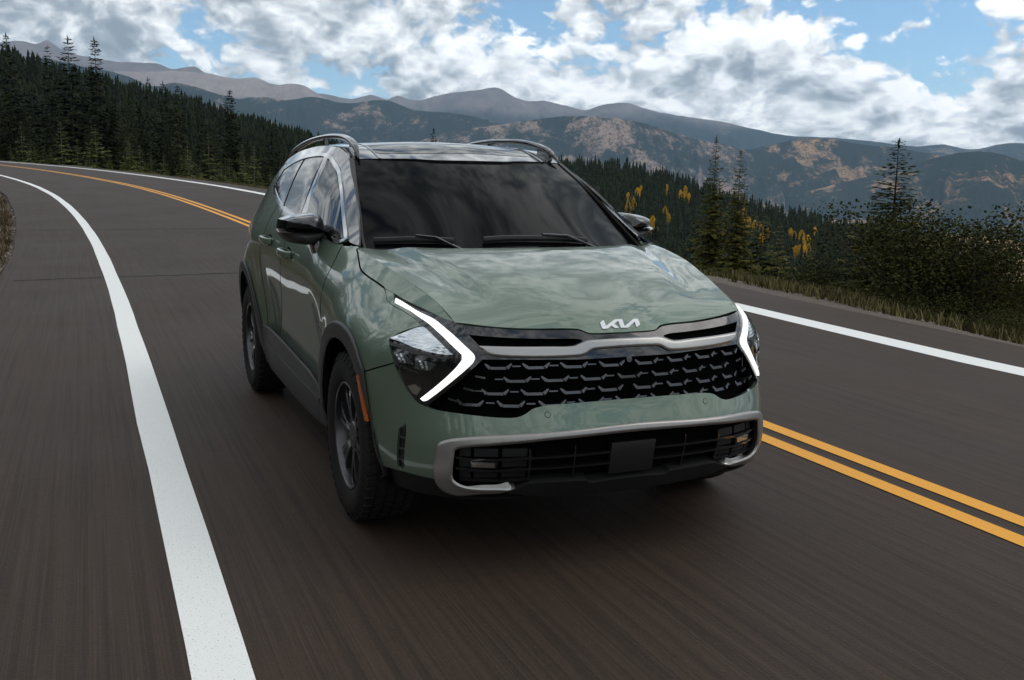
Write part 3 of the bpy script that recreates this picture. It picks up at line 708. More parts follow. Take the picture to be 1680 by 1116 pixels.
class Ridge:
    def __init__(s, key, D, foot, zf, power=1.25, amp=.10, seed=0, drop=0., spur=9., jag=.0006):
        t = sorted(RIDGE[key]); s.az = np.array([a for a, _ in t]); s.el = np.array([e for _, e in t]); s.D, s.foot, s.zf, s.p, s.amp, s.seed, s.drop, s.spur, s.jag = D, foot, zf, power, amp, seed, drop, spur, jag
    def crest(s, az):
        # a smooth curve through the table
        i = np.clip(np.searchsorted(s.az, az)-1, 0, len(s.az)-2); x0, x1 = s.az[i], s.az[i+1]; f = np.clip((az-x0)/(x1-x0), 0, 1)
        m = np.gradient(s.el, s.az); h = x1-x0; f2, f3 = f*f, f**3
        e = (2*f3-3*f2+1)*s.el[i]+(f3-2*f2+f)*h*m[i]+(-2*f3+3*f2)*s.el[i+1]+(f3-f2)*h*m[i+1]
        return e+(fbm(az*3.1, az*0, 5, s.seed+40)-.5)*2*s.jag
    def z(s, az, r):
        Dc = s.D*(1+.10*(fbm(az*.25, az*0+3.3, 2, s.seed)-.5)); e = s.crest(az)-s.drop
        zc = e*Dc+CAM[2]; u = (r-s.foot)/(Dc-s.foot); zf = np.minimum(s.zf, zc-.25*abs(s.zf))
        w = az*s.spur*.12+(fbm(az*.4, u*2.2, 3, s.seed+7)-.5)*1.6
        n = (fbm(w, u*1.3, 5, s.seed+3, True)-.55)*s.amp*(zc-zf)*np.sin(np.pi*np.clip(u, 0, 1))**.8
        up = zf+(zc-zf)*np.clip(u, 0, 1)**s.p+n
        return np.where(u <= 1, up, zc-(u-1)*(Dc-s.foot)*.45)
    def mesh(s, name, mat, na=300, nr=56, back=.10, kind='structure', **kw):
        az = np.linspace(s.az[0], s.az[-1], na); u = np.r_[np.linspace(0, .95, nr), np.linspace(.96, 1.04, 10), 1+back*.5, 1+back]
        A, U = np.meshgrid(az, u, indexing='ij'); Dc = s.D*(1+.10*(fbm(A*.25, A*0+3.3, 2, s.seed)-.5)); r = s.foot+(Dc-s.foot)*U; Z = s.z(A, r); a = np.radians(A)
        V = np.stack([CAM[0]+r*np.cos(a), CAM[1]+r*np.sin(a), Z], -1)
        return link_mesh(name, mesh_np(name, V.reshape(-1, 3), grid_faces(na, len(u)), True), mat, kind=kind)
    def at(s, az, r):
        a = np.radians(az); return np.stack([CAM[0]+r*np.cos(a), CAM[1]+r*np.sin(a), s.z(az, r)], -1)

def hill_mat(name, forest0, forest1, meadow0, meadow1, thr, scale, tundra=None, tz=(0, 1), tscale=.0018, bump=40.):
    m = pbr(name, forest0, .95, spec=.1); t = NT(m.node_tree); b = bsdf(m); p0 = t.add('ShaderNodeNewGeometry').outputs['Position']
    z = t.add('ShaderNodeSeparateXYZ', inputs={0: p0}).outputs[2]
    # cover is drawn out down the slope, across the valley's run
    p = t.add('ShaderNodeCombineXYZ', inputs={0: t.vmath('DOT_PRODUCT', p0, (.39, .92, 0)), 1: t.math('MULTIPLY', t.vmath('DOT_PRODUCT', p0, (-.92, .39, 0)), .5), 2: t.math('MULTIPLY', z, .8)}).outputs[0]
    f = t.noise(p, scale*26, 4., .7); c = t.mix(f, forest0, forest1)
    n = t.math('ADD', t.math('MULTIPLY', t.noise(p, scale, 12., .70, .5), .8), t.math('MULTIPLY', t.noise(p, scale*9, 8., .75), .3))
    md = t.mix(t.noise(p, scale*9, 5., .65), meadow0, meadow1)
    k = t.smooth(n, thr-.02, thr+.075)
    speck = t.smooth(t.noise(p, scale*22, 6., .75), .62, .48)
    c = t.mix(t.math('MULTIPLY', k, speck), c, md)
    if tundra:
        zz = t.math('ADD', z, t.math('MULTIPLY', t.math('SUBTRACT', t.noise(p, tscale, 8., .6), .5), (tz[1]-tz[0])*2.2))
        tn = t.mix(t.noise(p, tscale*5, 7., .68), tundra[0], tundra[1])
        c = t.mix(t.smooth(zz, tz[0], tz[1]), c, tn)
    t.l.new(c, b.inputs['Base Color'])
    h = t.noise(p, scale*20, 6., .7)
    t.l.new(t.add('ShaderNodeBump', inputs={'Strength': .7, 'Distance': bump, 'Height': h}).outputs[0], b.inputs['Normal'])
    return m
FOR0, FOR1 = (.014, .022, .016), (.036, .046, .028)
H_FAR = hill_mat('far_range', FOR0, FOR1, (.20, .16, .14), (.30, .25, .21), .62, .0006, ((.075, .075, .08), (.44, .35, .31)), (900, 1350), .00055, 160)
H_TUN = hill_mat('bald_range', FOR0, FOR1, (.26, .21, .18), (.38, .31, .27), .60, .0007, ((.16, .13, .12), (.60, .49, .44)), (820, 1120), .0007, 120)
H_MID = hill_mat('wooded_range', FOR0, FOR1, (.32, .22, .16), (.42, .31, .24), .588, .0016, bump=70)
H_MIDC = hill_mat('meadow_range', FOR0, FOR1, (.35, .22, .15), (.46, .35, .28), .528, .0015, bump=70)
H_MID2 = hill_mat('autumn_range', FOR0, FOR1, (.46, .24, .09), (.55, .38, .24), .580, .0017, bump=70)
H_BARE = hill_mat('grassy_hill', FOR0, FOR1, (.36, .21, .10), (.44, .29, .17), .34, .010, bump=6)
H_WOOD = hill_mat('forest_floor', (.012, .016, .010), (.026, .030, .018), (.05, .045, .022), (.075, .06, .03), .62, .03, bump=3)
R1 = Ridge('R1', 20000, 15500, 80, 1.1, .18, 1); R1.mesh('far_mountains', H_FAR, 400, 70)
R3 = Ridge('R3', 21500, 16800, 60, 1.15, .22, 2); R3.mesh('far_mountains', H_FAR, 560, 80)
R2 = Ridge('R2', 17800, 13800, 120, 1.0, .16, 3); R2.mesh('bald_mountains', H_TUN, 360, 70)
R4a = Ridge('R4a', 12400, 9300, -80, 1.15, .12, 4); R4a.mesh('wooded_mountains', H_MID, 300, 60)
R4b = Ridge('R4b', 14000, 10800, -330, 1.2, .18, 5); R4b.mesh('wooded_mountains', H_MID, 400, 70)
R4c = Ridge('R4c', 12600, 9600, -580, 1.15, .19, 6); R4c.mesh('autumn_mountains', H_MIDC, 400, 80)
R4d = Ridge('R4d', 13000, 10000, -600, 1.15, .19, 7); R4d.mesh('autumn_mountains', H_MID2, 400, 80)
R4e = Ridge('R4e', 11000, 8200, -580, 1.15, .19, 8); R4e.mesh('autumn_mountains', H_MID2, 400, 80)
R5 = Ridge('R5', 1500, 800, -170, 1.1, .10, 9); R5.mesh('grassy_hill', H_BARE, 200, 40)
R6 = Ridge('R6', 1000, 260, -62, 1.15, .10, 10, drop=.006, jag=.0003); R6.mesh('forested_hill', H_WOOD, 220, 50)
R7 = Ridge('R7', 620, 110, -14, 1.1, .08, 11, drop=.012, jag=.0003); R7.mesh('forested_hill', H_WOOD, 200, 40)
# valley floor to the horizon
def valley():
    rr = np.r_[0, np.geomspace(150, 22000, 44)]; aa = np.linspace(0, 2*math.pi, 97); A, R_ = np.meshgrid(aa, rr, indexing='ij')
    z = -75-np.clip((R_-150)/6000, 0, 1)*530-10*fbm(R_*.002*np.cos(A)+50, R_*.002*np.sin(A)+50, 4, 60)
    V = np.stack([R_*np.cos(A), R_*np.sin(A), z], -1)
    link_mesh('valley_floor', mesh_np('valley_floor', V.reshape(-1, 3), grid_faces(97, len(rr)), True), H_MID2, kind='structure')
valley()

# ---- trees
M_BARK = plastic_bark = pbr('bark', (.060, .048, .040), .95)
M_BARKP = pbr('pale_bark', (.20, .175, .15), .9)
M_SPR = foliage('spruce_needles', (.009, .014, .006), (.036, .045, .016))
M_SPRL = foliage('young_spruce_needles', (.040, .054, .016), (.13, .15, .045), (.12, .10, .04))
M_SPRB = foliage('roadside_needles', (.022, .027, .008), (.078, .080, .022), (.09, .065, .022))
M_ASP = foliage('aspen_leaves', (.40, .22, .012), (.72, .46, .045))
M_BUSH = foliage('shrub_leaves', (.020, .024, .008), (.068, .068, .020), (.085, .06, .022))
def spruce_mesh(seed, whorls=34, width=.17, gap=.0, bare=.08, dens=1.0, top=.06, lean=0., tw=26, tf=1.):
    """unit-height spruce: drooping boughs with hanging twigs; returns V, F of the crown"""
    g = np.random.default_rng(seed); V = []; F = []
    def leaf(p, d, L, w):
        d = d/np.linalg.norm(d); q = np.cross(d, [0, 0, 1.]); q /= np.linalg.norm(q)+1e-9; q = q+np.array([0, 0, g.uniform(-.5, .5)])
        o = len(V); V.extend([p, p+d*L*.45+q*w, p+d*L, p+d*L*.45-q*w]); F.append([o, o+1, o+2, o+3])
    for i in range(whorls):
        h = bare+(1-bare)*(i+g.uniform(-.3, .3))/whorls; h = min(max(h, bare), .985); k = (1-h)
        R_ = width*(k**.82)*(.75+.5*g.random())+.008
        nb = int(round((7+3*k)*dens))
        a0 = g.uniform(0, 6.28)
        for j in range(nb):
            if g.random() < gap: continue
            a = a0+6.283*j/nb+g.uniform(-.35, .35); L = R_*g.uniform(.55, 1.2)
            dr = np.array([math.cos(a), math.sin(a), g.uniform(-.45, -.05)+.55*(1-k)**2]); p0 = np.array([lean*h, 0, h])
            side = np.array([-math.sin(a), math.cos(a), 0])
            n = max(2, int(L*tw))
            for m in range(n):
                f = (m+.6)/n; p = p0+dr*L*f+np.array([0, 0, .10*L*f*f]); tl = (L*(.46-.22*f)*g.uniform(.7, 1.25)+.010)*tf
                for e in (-1, 1): leaf(p, dr*.75+side*e*g.uniform(.5, 1.)+np.array([0, 0, g.uniform(-.55, .0)]), tl, tl*.30)
            leaf(p0+dr*L*.7, dr, L*.45, L*.12)
    for m in range(5): leaf(np.array([lean, 0, .95+.008*m]), np.array([g.uniform(-.25, .25), g.uniform(-.25, .25), 1.]), .03, .0035)
    return np.array(V), np.array(F)
def trunk_mesh(name, r=.008, h=.97, n=7, bend=0.):
    V = []; F = []
    hs = [0, .04, .25, .5, .75, h]; rs = [r*1.5, r*1.1, r*.85, r*.6, r*.33, r*.06]
    for z, q in zip(hs, rs):
        for j in range(n): V.append((q*math.cos(6.283*j/n)+bend*z, q*math.sin(6.283*j/n), z))
    for i in range(len(hs)-1):
        for j in range(n): F.append([i*n+j, i*n+(j+1) % n, (i+1)*n+(j+1) % n, (i+1)*n+j])
    return mesh_np(name, V, F, True)
TM = trunk_mesh('trunk')
def kind_of(seed, **kw):
    V, F = spruce_mesh(seed, **kw); return mesh_np('crown', V, F)
SPR = [kind_of(1, whorls=58, width=.15, gap=.06), kind_of(2, whorls=50, width=.165, gap=.14), kind_of(3, whorls=60, width=.13, gap=.08), kind_of(4, whorls=50, width=.155, gap=.16, bare=.12), kind_of(5, whorls=46, width=.14, gap=.2, bare=.15)]
SPRN = [kind_of(6, whorls=74, width=.15, gap=.08, dens=1.15, tw=60, tf=.62), kind_of(7, whorls=66, width=.17, gap=.14, dens=1.1, tw=60, tf=.62, bare=.1)]
SAP = [kind_of(11, whorls=24, width=.23, gap=.10, bare=.03), kind_of(12, whorls=22, width=.20, gap=.22, bare=.10), kind_of(13, whorls=26, width=.25, gap=.15, bare=.02)]
LOW = [kind_of(21, whorls=16, width=.19, gap=.05, dens=.8), kind_of(22, whorls=17, width=.17, gap=.1, dens=.8), kind_of(23, whorls=15, width=.20, gap=.1, dens=.8)]
_tm = {}
def tree(name, me, mat, loc, h, rot, label, group, wide=1., bark=None, category='tree'):
    root = empty(name, loc, label, category, group); root.scale = (h*wide, h*wide, h); root.rotation_euler = (0, 0, rot)
    key = (me.name, mat.name)
    if key not in _tm:
        mc = me.copy(); mc.materials.append(mat); tc = TM.copy(); tc.materials.append(bark or M_BARK); _tm[key] = (mc, tc)
    for n_, m_ in zip(('crown', 'trunk'), _tm[key]):
        o = bpy.data.objects.new(n_, m_); col.objects.link(o); o.parent = root
    return root
# ---- materials
def paint_mat():
    m = pbr('sage_paint', (.125, .175, .128), .42, .5, 1.0, .5, coat_rough=.015); t = NT(m.node_tree); b = bsdf(m)
    tc = t.add('ShaderNodeTexCoord').outputs['Object']
    fl = t.noise(tc, 900., 2., .6)
    c = t.mix(t.math('MULTIPLY', fl, .8), (.108, .154, .110), (.134, .184, .136)); t.l.new(c, b.inputs['Base Color'])
    dn = t.noise(tc, 2.2, 3., .5)
    t.l.new(t.math('ADD', .008, t.math('MULTIPLY', dn, .035)), b.inputs['Coat Roughness'])
    return m
M_PAINT = paint_mat()
def plastic(name, c0, c1, rough):
    m = pbr(name, c0, rough); t = NT(m.node_tree); b = bsdf(m); tc = t.add('ShaderNodeTexCoord').outputs['Object']
    n = t.noise(tc, 6., 6., .6); g = t.noise(tc, 450., 2., .5)
    t.l.new(t.mix(n, c0, c1), b.inputs['Base Color'])
    t.l.new(t.add('ShaderNodeBump', inputs={'Strength': .15, 'Distance': .002, 'Height': g}).outputs[0], b.inputs['Normal'])
    return m
M_BLACK = pbr('gloss_black', (.006, .006, .007), .12, 0., .8)
M_ROOF = pbr('roof_black', (.008, .009, .010), .10, 0., 1.0)
M_GLASS = pbr('tinted_glass', (.004, .005, .005), .03, 0., 0., .5)
M_WIND = pbr('windshield_glass', (.002, .0022, .0024), .05, 0., 0., .055)
M_PLAST = plastic('cladding_plastic', (.022, .021, .021), (.034, .032, .031), .48)
M_DARK = pbr('dark_cavity', (.003, .003, .003), .9, spec=.03)
M_VAL = plastic('valance_plastic', (.008, .008, .008), (.014, .0135, .013), .55); bsdf(M_VAL).inputs['Specular IOR Level'].default_value = .25
M_SATIN = pbr('satin_silver', (.36, .355, .345), .30, .85, .0)
M_SATIN2 = pbr('satin_grey_trim', (.30, .285, .27), .34, .75)
M_CHROME = pbr('trim_chrome', (.52, .53, .53), .10, 1.)
M_RIM = pbr('dark_alloy', (.045, .046, .05), .28, .8, .5)
M_RIMB = pbr('alloy_edge', (.085, .085, .09), .32, .9)
M_DKCH = pbr('grille_dark_chrome', (.075, .077, .08), .22, .85, .3)
M_RUB = plastic('tyre_rubber', (.007, .0065, .006), (.013, .012, .011), .8); bsdf(M_RUB).inputs['Specular IOR Level'].default_value = .25
M_DRL = pbr('daylight_lamp', (.8, .8, .8), .3, 0, 0, .5, (1., .99, .95), 1.0)
def _led(m):
    t = NT(m.node_tree); b = bsdf(m); tc = t.add('ShaderNodeTexCoord').outputs['Object']
    v = t.add('ShaderNodeTexVoronoi', inputs={'Vector': tc, 'Scale': 210.}).outputs[0]
    t.l.new(t.math('ADD', .68, t.math('MULTIPLY', t.smooth(v, .75, .1), .42)), b.inputs['Emission Strength'])
_led(M_DRL)
M_AMBER = pbr('amber_lens', (.42, .085, .008), .2, 0, .8)
M_WHITE = pbr('badge_white', (.72, .73, .74), .25, .3, .5)
M_RED = pbr('tail_lens', (.25, .008, .008), .12, 0, 1)
def crystal():
    m = pbr('clear_lens', (.62, .64, .66), .10, .75, 1.); t = NT(m.node_tree); b = bsdf(m); tc = t.add('ShaderNodeTexCoord').outputs['Object']
    wv = t.add('ShaderNodeTexWave', wave_type='BANDS', bands_direction='Z', inputs={'Vector': tc, 'Scale': 26., 'Distortion': 3., 'Detail': 2.}).outputs[1]
    vo = t.add('ShaderNodeTexVoronoi', inputs={'Vector': t.vmath('MULTIPLY', tc, (22., 14., 60.)), 'Scale': 1.})
    t.l.new(t.mix(t.math('MULTIPLY', vo.outputs[0], .9, clamp=True), (.76, .79, .80), (.50, .54, .57)), b.inputs['Base Color'])
    t.l.new(t.add('ShaderNodeBump', inputs={'Strength': .10, 'Distance': .004, 'Height': t.math('ADD', wv, vo.outputs[0])}).outputs[0], b.inputs['Normal'])
    return m
M_LENS = crystal()
M_PROJ = pbr('projector_glass', (.10, .105, .11), .12, .6, 1.)
M_REFL = pbr('lamp_reflector', (.5, .5, .5), .18, 1., .6)

car = empty('sport_utility_car', (0, 0, 0), 'sage green SUV with glossy black roof driving towards us in the lane', 'car')

SHUT = [(1.7441,1.1344),(1.6766,1.1093),(1.5839,1.0745),(1.4986,1.0572),(1.3984,1.0399),(1.3191,1.0233),(1.1594,.9976),(.9257,.9712),(.7764,.9475),(.7263,.9415)]
LAMP_OUT = [(1.317,1.0245),(1.2234,.977),(1.0654,.9541),(.9469,.9341),(.8967,.9167),(.9438,.9027),(.9934,.883),(1.028,.8568),(.9991,.8245),(.9603,.7746),(.9146,.7013),(.8693,.6558),(.8415,.636),(.7998,.6246)]
LAMP_IN = [(.7912,.6365),(.69,.7196),(.5873,.8129),(.6232,.8549),(.7212,.9405)]
DRL = [(1.216,.999),(1.0725,.9789),(.9013,.9538),(.8096,.9349),(.7205,.8987),(.6527,.8543),(.6216,.8295),(.6171,.8167),(.6249,.7991),(.7145,.7203),(.8022,.649),(.8168,.6454),
       (.83,.6532),(.7628,.7106),(.6966,.7734),(.6688,.8083),(.6701,.8279),(.7133,.8585),(.7755,.8956),(.8766,.9325),(1.0434,.9655),(1.1942,.9824)]
LENS = [(1.0222,.8598),(.9608,.8863),(.9001,.9102),(.8631,.9106),(.7796,.8742),(.7047,.8263),(.7396,.8244),(.8484,.8351),(.949,.8527)]
GRILLE_LOW = [(.7566,.6172),(.6706,.611),(.5879,.6048),(.5063,.6005),(.458,.6025),(.4263,.6146),(.4023,.6305),(.3746,.6381),(.3135,.6442),(.1411,.6485)]
SEAM = [(1.1497,.7063),(1.0442,.7455),(.9603,.7746)]
FRAME_TOP = [(.7583,.3545),(.7553,.4235),(.7488,.4801),(.7381,.4994),(.7051,.5149),(.6535,.5252),(.5673,.5365),(.4370,.5450),(.344,.5490),(.0516,.5600)]
FRAME_OUT = [(.4617,.3298),(.4845,.3209),(.5206,.3102),(.5819,.3080),(.6297,.3007),(.6756,.2952),(.7182,.3043),(.7455,.3259),(.7583,.3545)] + FRAME_TOP[1:]
FRAME_IN = [(.0505,.5285),(.3413,.5205),(.436,.5120),(.5668,.4990),(.6601,.4856),(.6768,.4758),(.6802,.4509),(.6852,.3759),(.6802,.3619),(.6586,.347),(.6285,.3396),(.582,.3372),(.5216,.3368)]
HOODEDGE = [(.6220,-.6420),(.6632,-.5238),(.7037,-.365),(.7463,-.1841),(.7718,-.1426),(.7812,-.02)]
MESH_TOP = [(.0684,.8089),(.2094,.807),(.4679,.8118),(.5873,.8129)]
DLO_BOT = [(1.965,1.1695),(2.0134,1.1553),(2.173,1.1723),(3.0632,1.2403),(3.5078,1.2822),(3.8875,1.3378),(4.0996,1.3799)]
DLO_TOP = [(4.124,1.4032),(4.0808,1.5144),(3.7456,1.5672),(3.418,1.5899),(3.0679,1.5941),(2.8693,1.5743),(2.7397,1.5413),(2.5563,1.4905),(2.3706,1.4129),(2.1634,1.3005),(1.9527,1.1848)]
ROOFEDGE = [(-1.142,1.567),(-1.303,1.613),(-1.532,1.633),(-1.847,1.642),(-2.196,1.634),(-2.586,1.61),(-3.077,1.532)]

def pair(name, fn, mat, **kw):
    """the right-hand part and its mirror image"""
    g = fn(); a = g.build(name, mat, car, **kw); b = g.mirror().build(name, mat, car, **kw)
    return a, b
def gp(poly, **kw): return lambda: panel(fP, poly, **kw)

# hood: top skin up to the crease, and the strip outside it
crease_xy = [(p[0], p[1]) for p in CREASE]; crease_tz = [tz(p) for p in CREASE]
COWL = [(-.350,-.768),(-.235,-.61),(-.115,-.385),(-.072,-.13)]
half = COWL[::-1] + [(-.385,-.7815)][:0] + [(x, y) for x, y in crease_xy[1:-1]] + HOODEDGE
hp = half + [(x, -y) for x, y in half[::-1]]
hood = panel(fH, hp, grid=.032, rim=.006, corner=38)
strip = [crease_tz[0]] + crease_tz[1:-1] + [(.7263,.9415)] + SHUT[-2::-1]
sg = panel(fP, strip, grid=.03, rim=.010, corner=50)
hood.merge(sg).merge(sg.mirror())
hood_o = hood.build('hood', M_PAINT, car)

# front bumper skin
lampl = LAMP_OUT[9:]
bhalf = FRAME_TOP[::-1] + [(.9017,.3567),(1.0423,.3481),(1.0482,.3631),(1.0783,.5652),(1.125,.655)] + SEAM + lampl[1:] + GRILLE_LOW
DUCT = [(.9217,.5248),(.888,.5543),(.8829,.518),(.8967,.3759),(.9197,.360),(.9365,.3676)]
bump = bhalf + mirp(bhalf[::-1])
bumper = panel(fP, bump, grid=.03, rim=.018, holes=[DUCT, mirp(DUCT)], corner=32).build('front_bumper', M_PAINT, car)
for s in (1, -1):
    dq = DUCT if s == 1 else mirp(DUCT)
    panel(fP, dq, off=-.012, grid=.03, rim=.02).build('air_duct', M_BLACK, car)
    for zz in (.40, .445, .49):
        tt = .915-(zz-.36)*.12
        panel(fP, [(s*(tt-.022), zz), (s*(tt+.022), zz), (s*(tt+.022), zz+.007), (s*(tt-.022), zz+.007)], off=-.003, grid=.02, rim=.008, smooth=False).build('duct_slat', M_PLAST, car)

def lens_disc(t, z, r, off, mat, name, k=12, rim=.004):
    return panel(fP, [(t+r*math.cos(a), z+r*math.sin(a)) for a in np.linspace(0, 2*math.pi, k, endpoint=False)], off=off, grid=r, rim=rim, smooth=False).build(name, mat, car)
for s in (1, -1):
    lens_disc(s*.3477, .6101, .0115, .0006, M_DARK, 'parking_sensor_ring', 16)
    lens_disc(s*.3477, .6101, .0095, .0012, M_PAINT, 'parking_sensor', 16)

# front valance, below the paint
vh = [(.0516,.30)] + [(.4617,.3298)][:0] + [(.40,.285),(.60,.285),(.72,.300),(.7583,.352),(.9017,.3547),(1.0423,.3461),(1.042,.30),(.98,.275),(.72,.272),(.45,.275),(.05,.275)]
panel(fP, [(.0,.30)] + vh[1:] + mirp(vh[1:][::-1]), off=-.010, grid=.05, rim=.03).build('front_valance', M_VAL, car)
# silver skid frame (one C-shaped piece, folded)
fh = FRAME_OUT
frame_poly = FRAME_OUT + mirp(FRAME_OUT[::-1]) + mirp(FRAME_IN[::-1])[:0]
fo = FRAME_OUT + mirp(FRAME_OUT[::-1]); fi = mirp(FRAME_IN[::-1]) + FRAME_IN
frame_poly = fo + mirp(FRAME_IN[::-1]) + FRAME_IN
panel(fP, frame_poly, off=.012, grid=.02, rim=.035, step=.012, corner=40, bevel=(.011, .008)).build('skid_frame', M_SATIN2, car)
LIP = [(.6872,.3859),(.6802,.3619),(.6586,.347),(.6285,.3396),(.582,.3372),(.5216,.3368),(.480,.3335),(.468,.3315),(.4845,.3275),(.5206,.322),(.5819,.320),(.6297,.320),(.6676,.328),(.690,.345),(.6965,.370)]
for s in (1, -1): panel(fP, [(s*a, b) for a, b in LIP], off=.014, grid=.02, rim=.012, step=.012, corner=40, bevel=(.005, .004)).build('skid_frame_lip', M_SATIN, car)
# lower intake: recessed back, slats, side blanks, radar plate, fog lamps
ih = [(.0,.540),(.34,.530),(.56,.510),(.66,.50),(.70,.475),(.705,.38),(.69,.34),(.65,.32),(.50,.31),(.30,.30),(.0,.30)]
panel(fP, ih[:-1] + [(.0,.30)] + mirp(ih[1:-1][::-1]), off=-.055, grid=.06, rim=0, smooth=False).build('intake_back', M_DARK, car)
def strip_on(pts, w, off, rim, mat, name, parent=None, taper=True):
    """a narrow bar laid along a line of the shell"""
    p = [np.array(q, float) for q in smooth_poly(pts, .03, 30, closed=False)]; up = []; dn = []
    for i, q in enumerate(p):
        t = p[min(i+1, len(p)-1)]-p[max(i-1, 0)]; n = np.array([-t[1], t[0]])/(np.linalg.norm(t)+1e-9)
        up.append(q+n*w/2); dn.append(q-n*w/2)
    return panel(fP, up+dn[::-1], off=off, grid=.05, rim=rim, smooth=False).build(name, mat, parent or car)
SL = [[(.68,.4475),(.6208,.4430),(.5234,.4433),(.4175,.4472),(.3376,.4475),(.10,.452)], [(.68,.4040),(.62,.3996),(.523,.3975),(.4154,.4016),(.3334,.4006),(.10,.404)], [(.665,.3595),(.6198,.3572),(.5222,.3546),(.4119,.3567)]]
for s in (1, -1):
    for l in SL: strip_on([(s*a, b) for a, b in l], .009, -.012, .02, M_BLACK, 'intake_slat')
    strip_on([(s*.418,.487),(s*.414,.352)], .008, -.014, .02, M_BLACK, 'intake_upright')
    strip_on([(s*.245,.492),(s*.243,.352)], .006, -.016, .02, M_BLACK, 'intake_upright')
    for (z0, z1) in ((.452,.486),(.408,.440),(.3625,.394)):
        for (a0, a1) in ((.425,.512),(.527,.614),(.626,.668)):
            panel(fP, [(s*a0,z0),(s*a1,z0),(s*a1,z1),(s*a0,z1)], off=-.026, grid=.05, rim=.02, smooth=False).build('intake_blank', M_VAL, car)
    fg = [(s*.6205,.4300),(s*.5362,.428),(s*.5382,.4098),(s*.6202,.411)]
    f_o = panel(fP, [(s*.6255,.4345),(s*.5302,.4325),(s*.5322,.4053),(s*.6252,.4065)], off=-.018, grid=.03, rim=.02, smooth=False).build('fog_lamp', M_BLACK, car)
    panel(fP, fg, off=-.015, grid=.03, rim=.005, smooth=False).build('lens', M_REFL, f_o)
panel(fP, [(.0966,.490),(-.0966,.490),(-.0966,.360),(.0966,.360)], off=-.006, grid=.04, rim=.02, smooth=False).build('radar_cover', pbr('radar_plastic', (.012, .012, .012), .35), car)
CH = [(.4617,.3290),(.4385,.3365),(.4111,.349),(.327,.3493),(.1862,.345),(.1712,.3335),(.0728,.340)]
panel(fP, CH + mirp(CH[::-1]) + [(-.5,.31),(-.3,.285),(.3,.285),(.5,.31)], off=.004, grid=.03, rim=.05, corner=50).build('chin_guard', M_VAL, car)

# grille: recessed back, upper gloss panel with slots, silver wing bar, bracket pattern
gh = [(.0,.815)] + MESH_TOP[1:-1] + [(.5873,.8129),(.69,.7196),(.7912,.6365),(.80,.622)] + [(a, b-.006) for a, b in GRILLE_LOW] + [(.0,.642)]
grille = panel(fP, gh[:-1] + mirp(gh[1:-1][::-1]), off=-.065, grid=.05, rim=0, corner=50).build('grille', M_DARK, car)
edge_tz = [(.7216,.9405),(.5685,.9301),(.368,.9184),(.1866,.9146),(.1424,.8998),(.02,.8992)]
SLOT = [(.6499,.9009),(.4585,.8891),(.3068,.8833),(.2149,.8825),(.1830,.8777),(.1804,.8725),(.226,.857),(.3133,.8564),(.463,.8587),(.6029,.863)]
up = [(a, b-.004) for a, b in edge_tz[::-1]] + LAMP_IN[::-1][1:3] + MESH_TOP[::-1][1:]
panel(fP, up + mirp(up[::-1]), off=-.003, grid=.03, rim=.03, holes=[SLOT, mirp(SLOT)], corner=30).build('upper_grille', M_BLACK, car)
for s in (1, -1):
    panel(fP, [(s*a, b) for a, b in SLOT], off=-.03, grid=.05, rim=0).build('grille_slot', M_DARK, car)
BAR_T = [(.6028,.8609),(.4632,.857),(.3138,.854),(.2224,.8536),(.1919,.8629),(.1495,.8744)]
BAR_L = [(.5845,.8412),(.5529,.8261),(.4598,.8181),(.3218,.8145),(.2187,.8166),(.1846,.8211),(.1405,.8407)]
barp = BAR_T + mirp(BAR_T[::-1]) + mirp(BAR_L) + BAR_L[::-1]
panel(fP, barp, off=.008, grid=.02, rim=.014, step=.012, corner=28, bevel=(.010, .006)).build('grille_wing_bar', M_SATIN, car)
lens_disc(.0, .800, .012, .002, M_BLACK, 'front_camera', 14, .02)
def bracket(c, z0, zl, rec):
    """one open-topped bracket of the grille: two raked wings and a bar"""
    g = Geo()
    a, b = .053*1.0, .034
    z0 = z0-rec*.2; zl = zl-rec*.2
    def seg(p, q, w0, w1, off):
        p = np.array(p); q = np.array(q); t = q-p; n = np.array([-t[1], t[0]])/np.linalg.norm(t)
        return panel(fP, [p+n*w0/2, q+n*w1/2, q-n*w1/2, p-n*w0/2], off=off-rec, grid=.05, rim=.026, smooth=False)
    g.merge(seg((c-a, z0+.002), (c-b, zl), .006, .013, .005)); g.merge(seg((c-b+.002, zl), (c+b-.002, zl), .010, .010, -.003)); g.merge(seg((c+b, zl), (c+a, z0+.002), .013, .006, .005))
    return g
ROWS = [(.7940,.7805,.0,[.076,.228,.374,.524]), (.7465,.7330,.004,[0.,.1525,.304,.4500,.590]), (.7036,.6893,.018,[.076,.231,.383,.536,.672]), (.6640,.6490,.026,[0.,.158,.317,.476,.635])]
for z0, zl, rec, cs in ROWS:
    for c in cs:
        if (z0 > .74 and c > .58) or (z0 < .71 and z0 > .69 and c > .66): continue
        for s in ((1, -1) if c else (1,)):
            bracket(s*c, z0, zl, rec).build('grille_bracket', M_DKCH, grille)
    for c0, c1 in zip(cs[:-1], cs[1:]):
        for s in (1, -1):
            m_ = (c0+c1)/2*s
            strip_on([(m_-.017, z0-.006-rec*.2), (m_+.017, z0-.006-rec*.2)], .005, -.012-rec, .012, M_DKCH, 'grille_link', grille)
for c, z0, zl in ((.640,.7040,.6960),(.5950,.7500,.7440),(.700,.662,.654)):
    for s in (1, -1): strip_on([(s*(c-.02), zl), (s*(c+.02), z0)], .007, -.004, .014, M_DKCH, 'grille_link', grille)

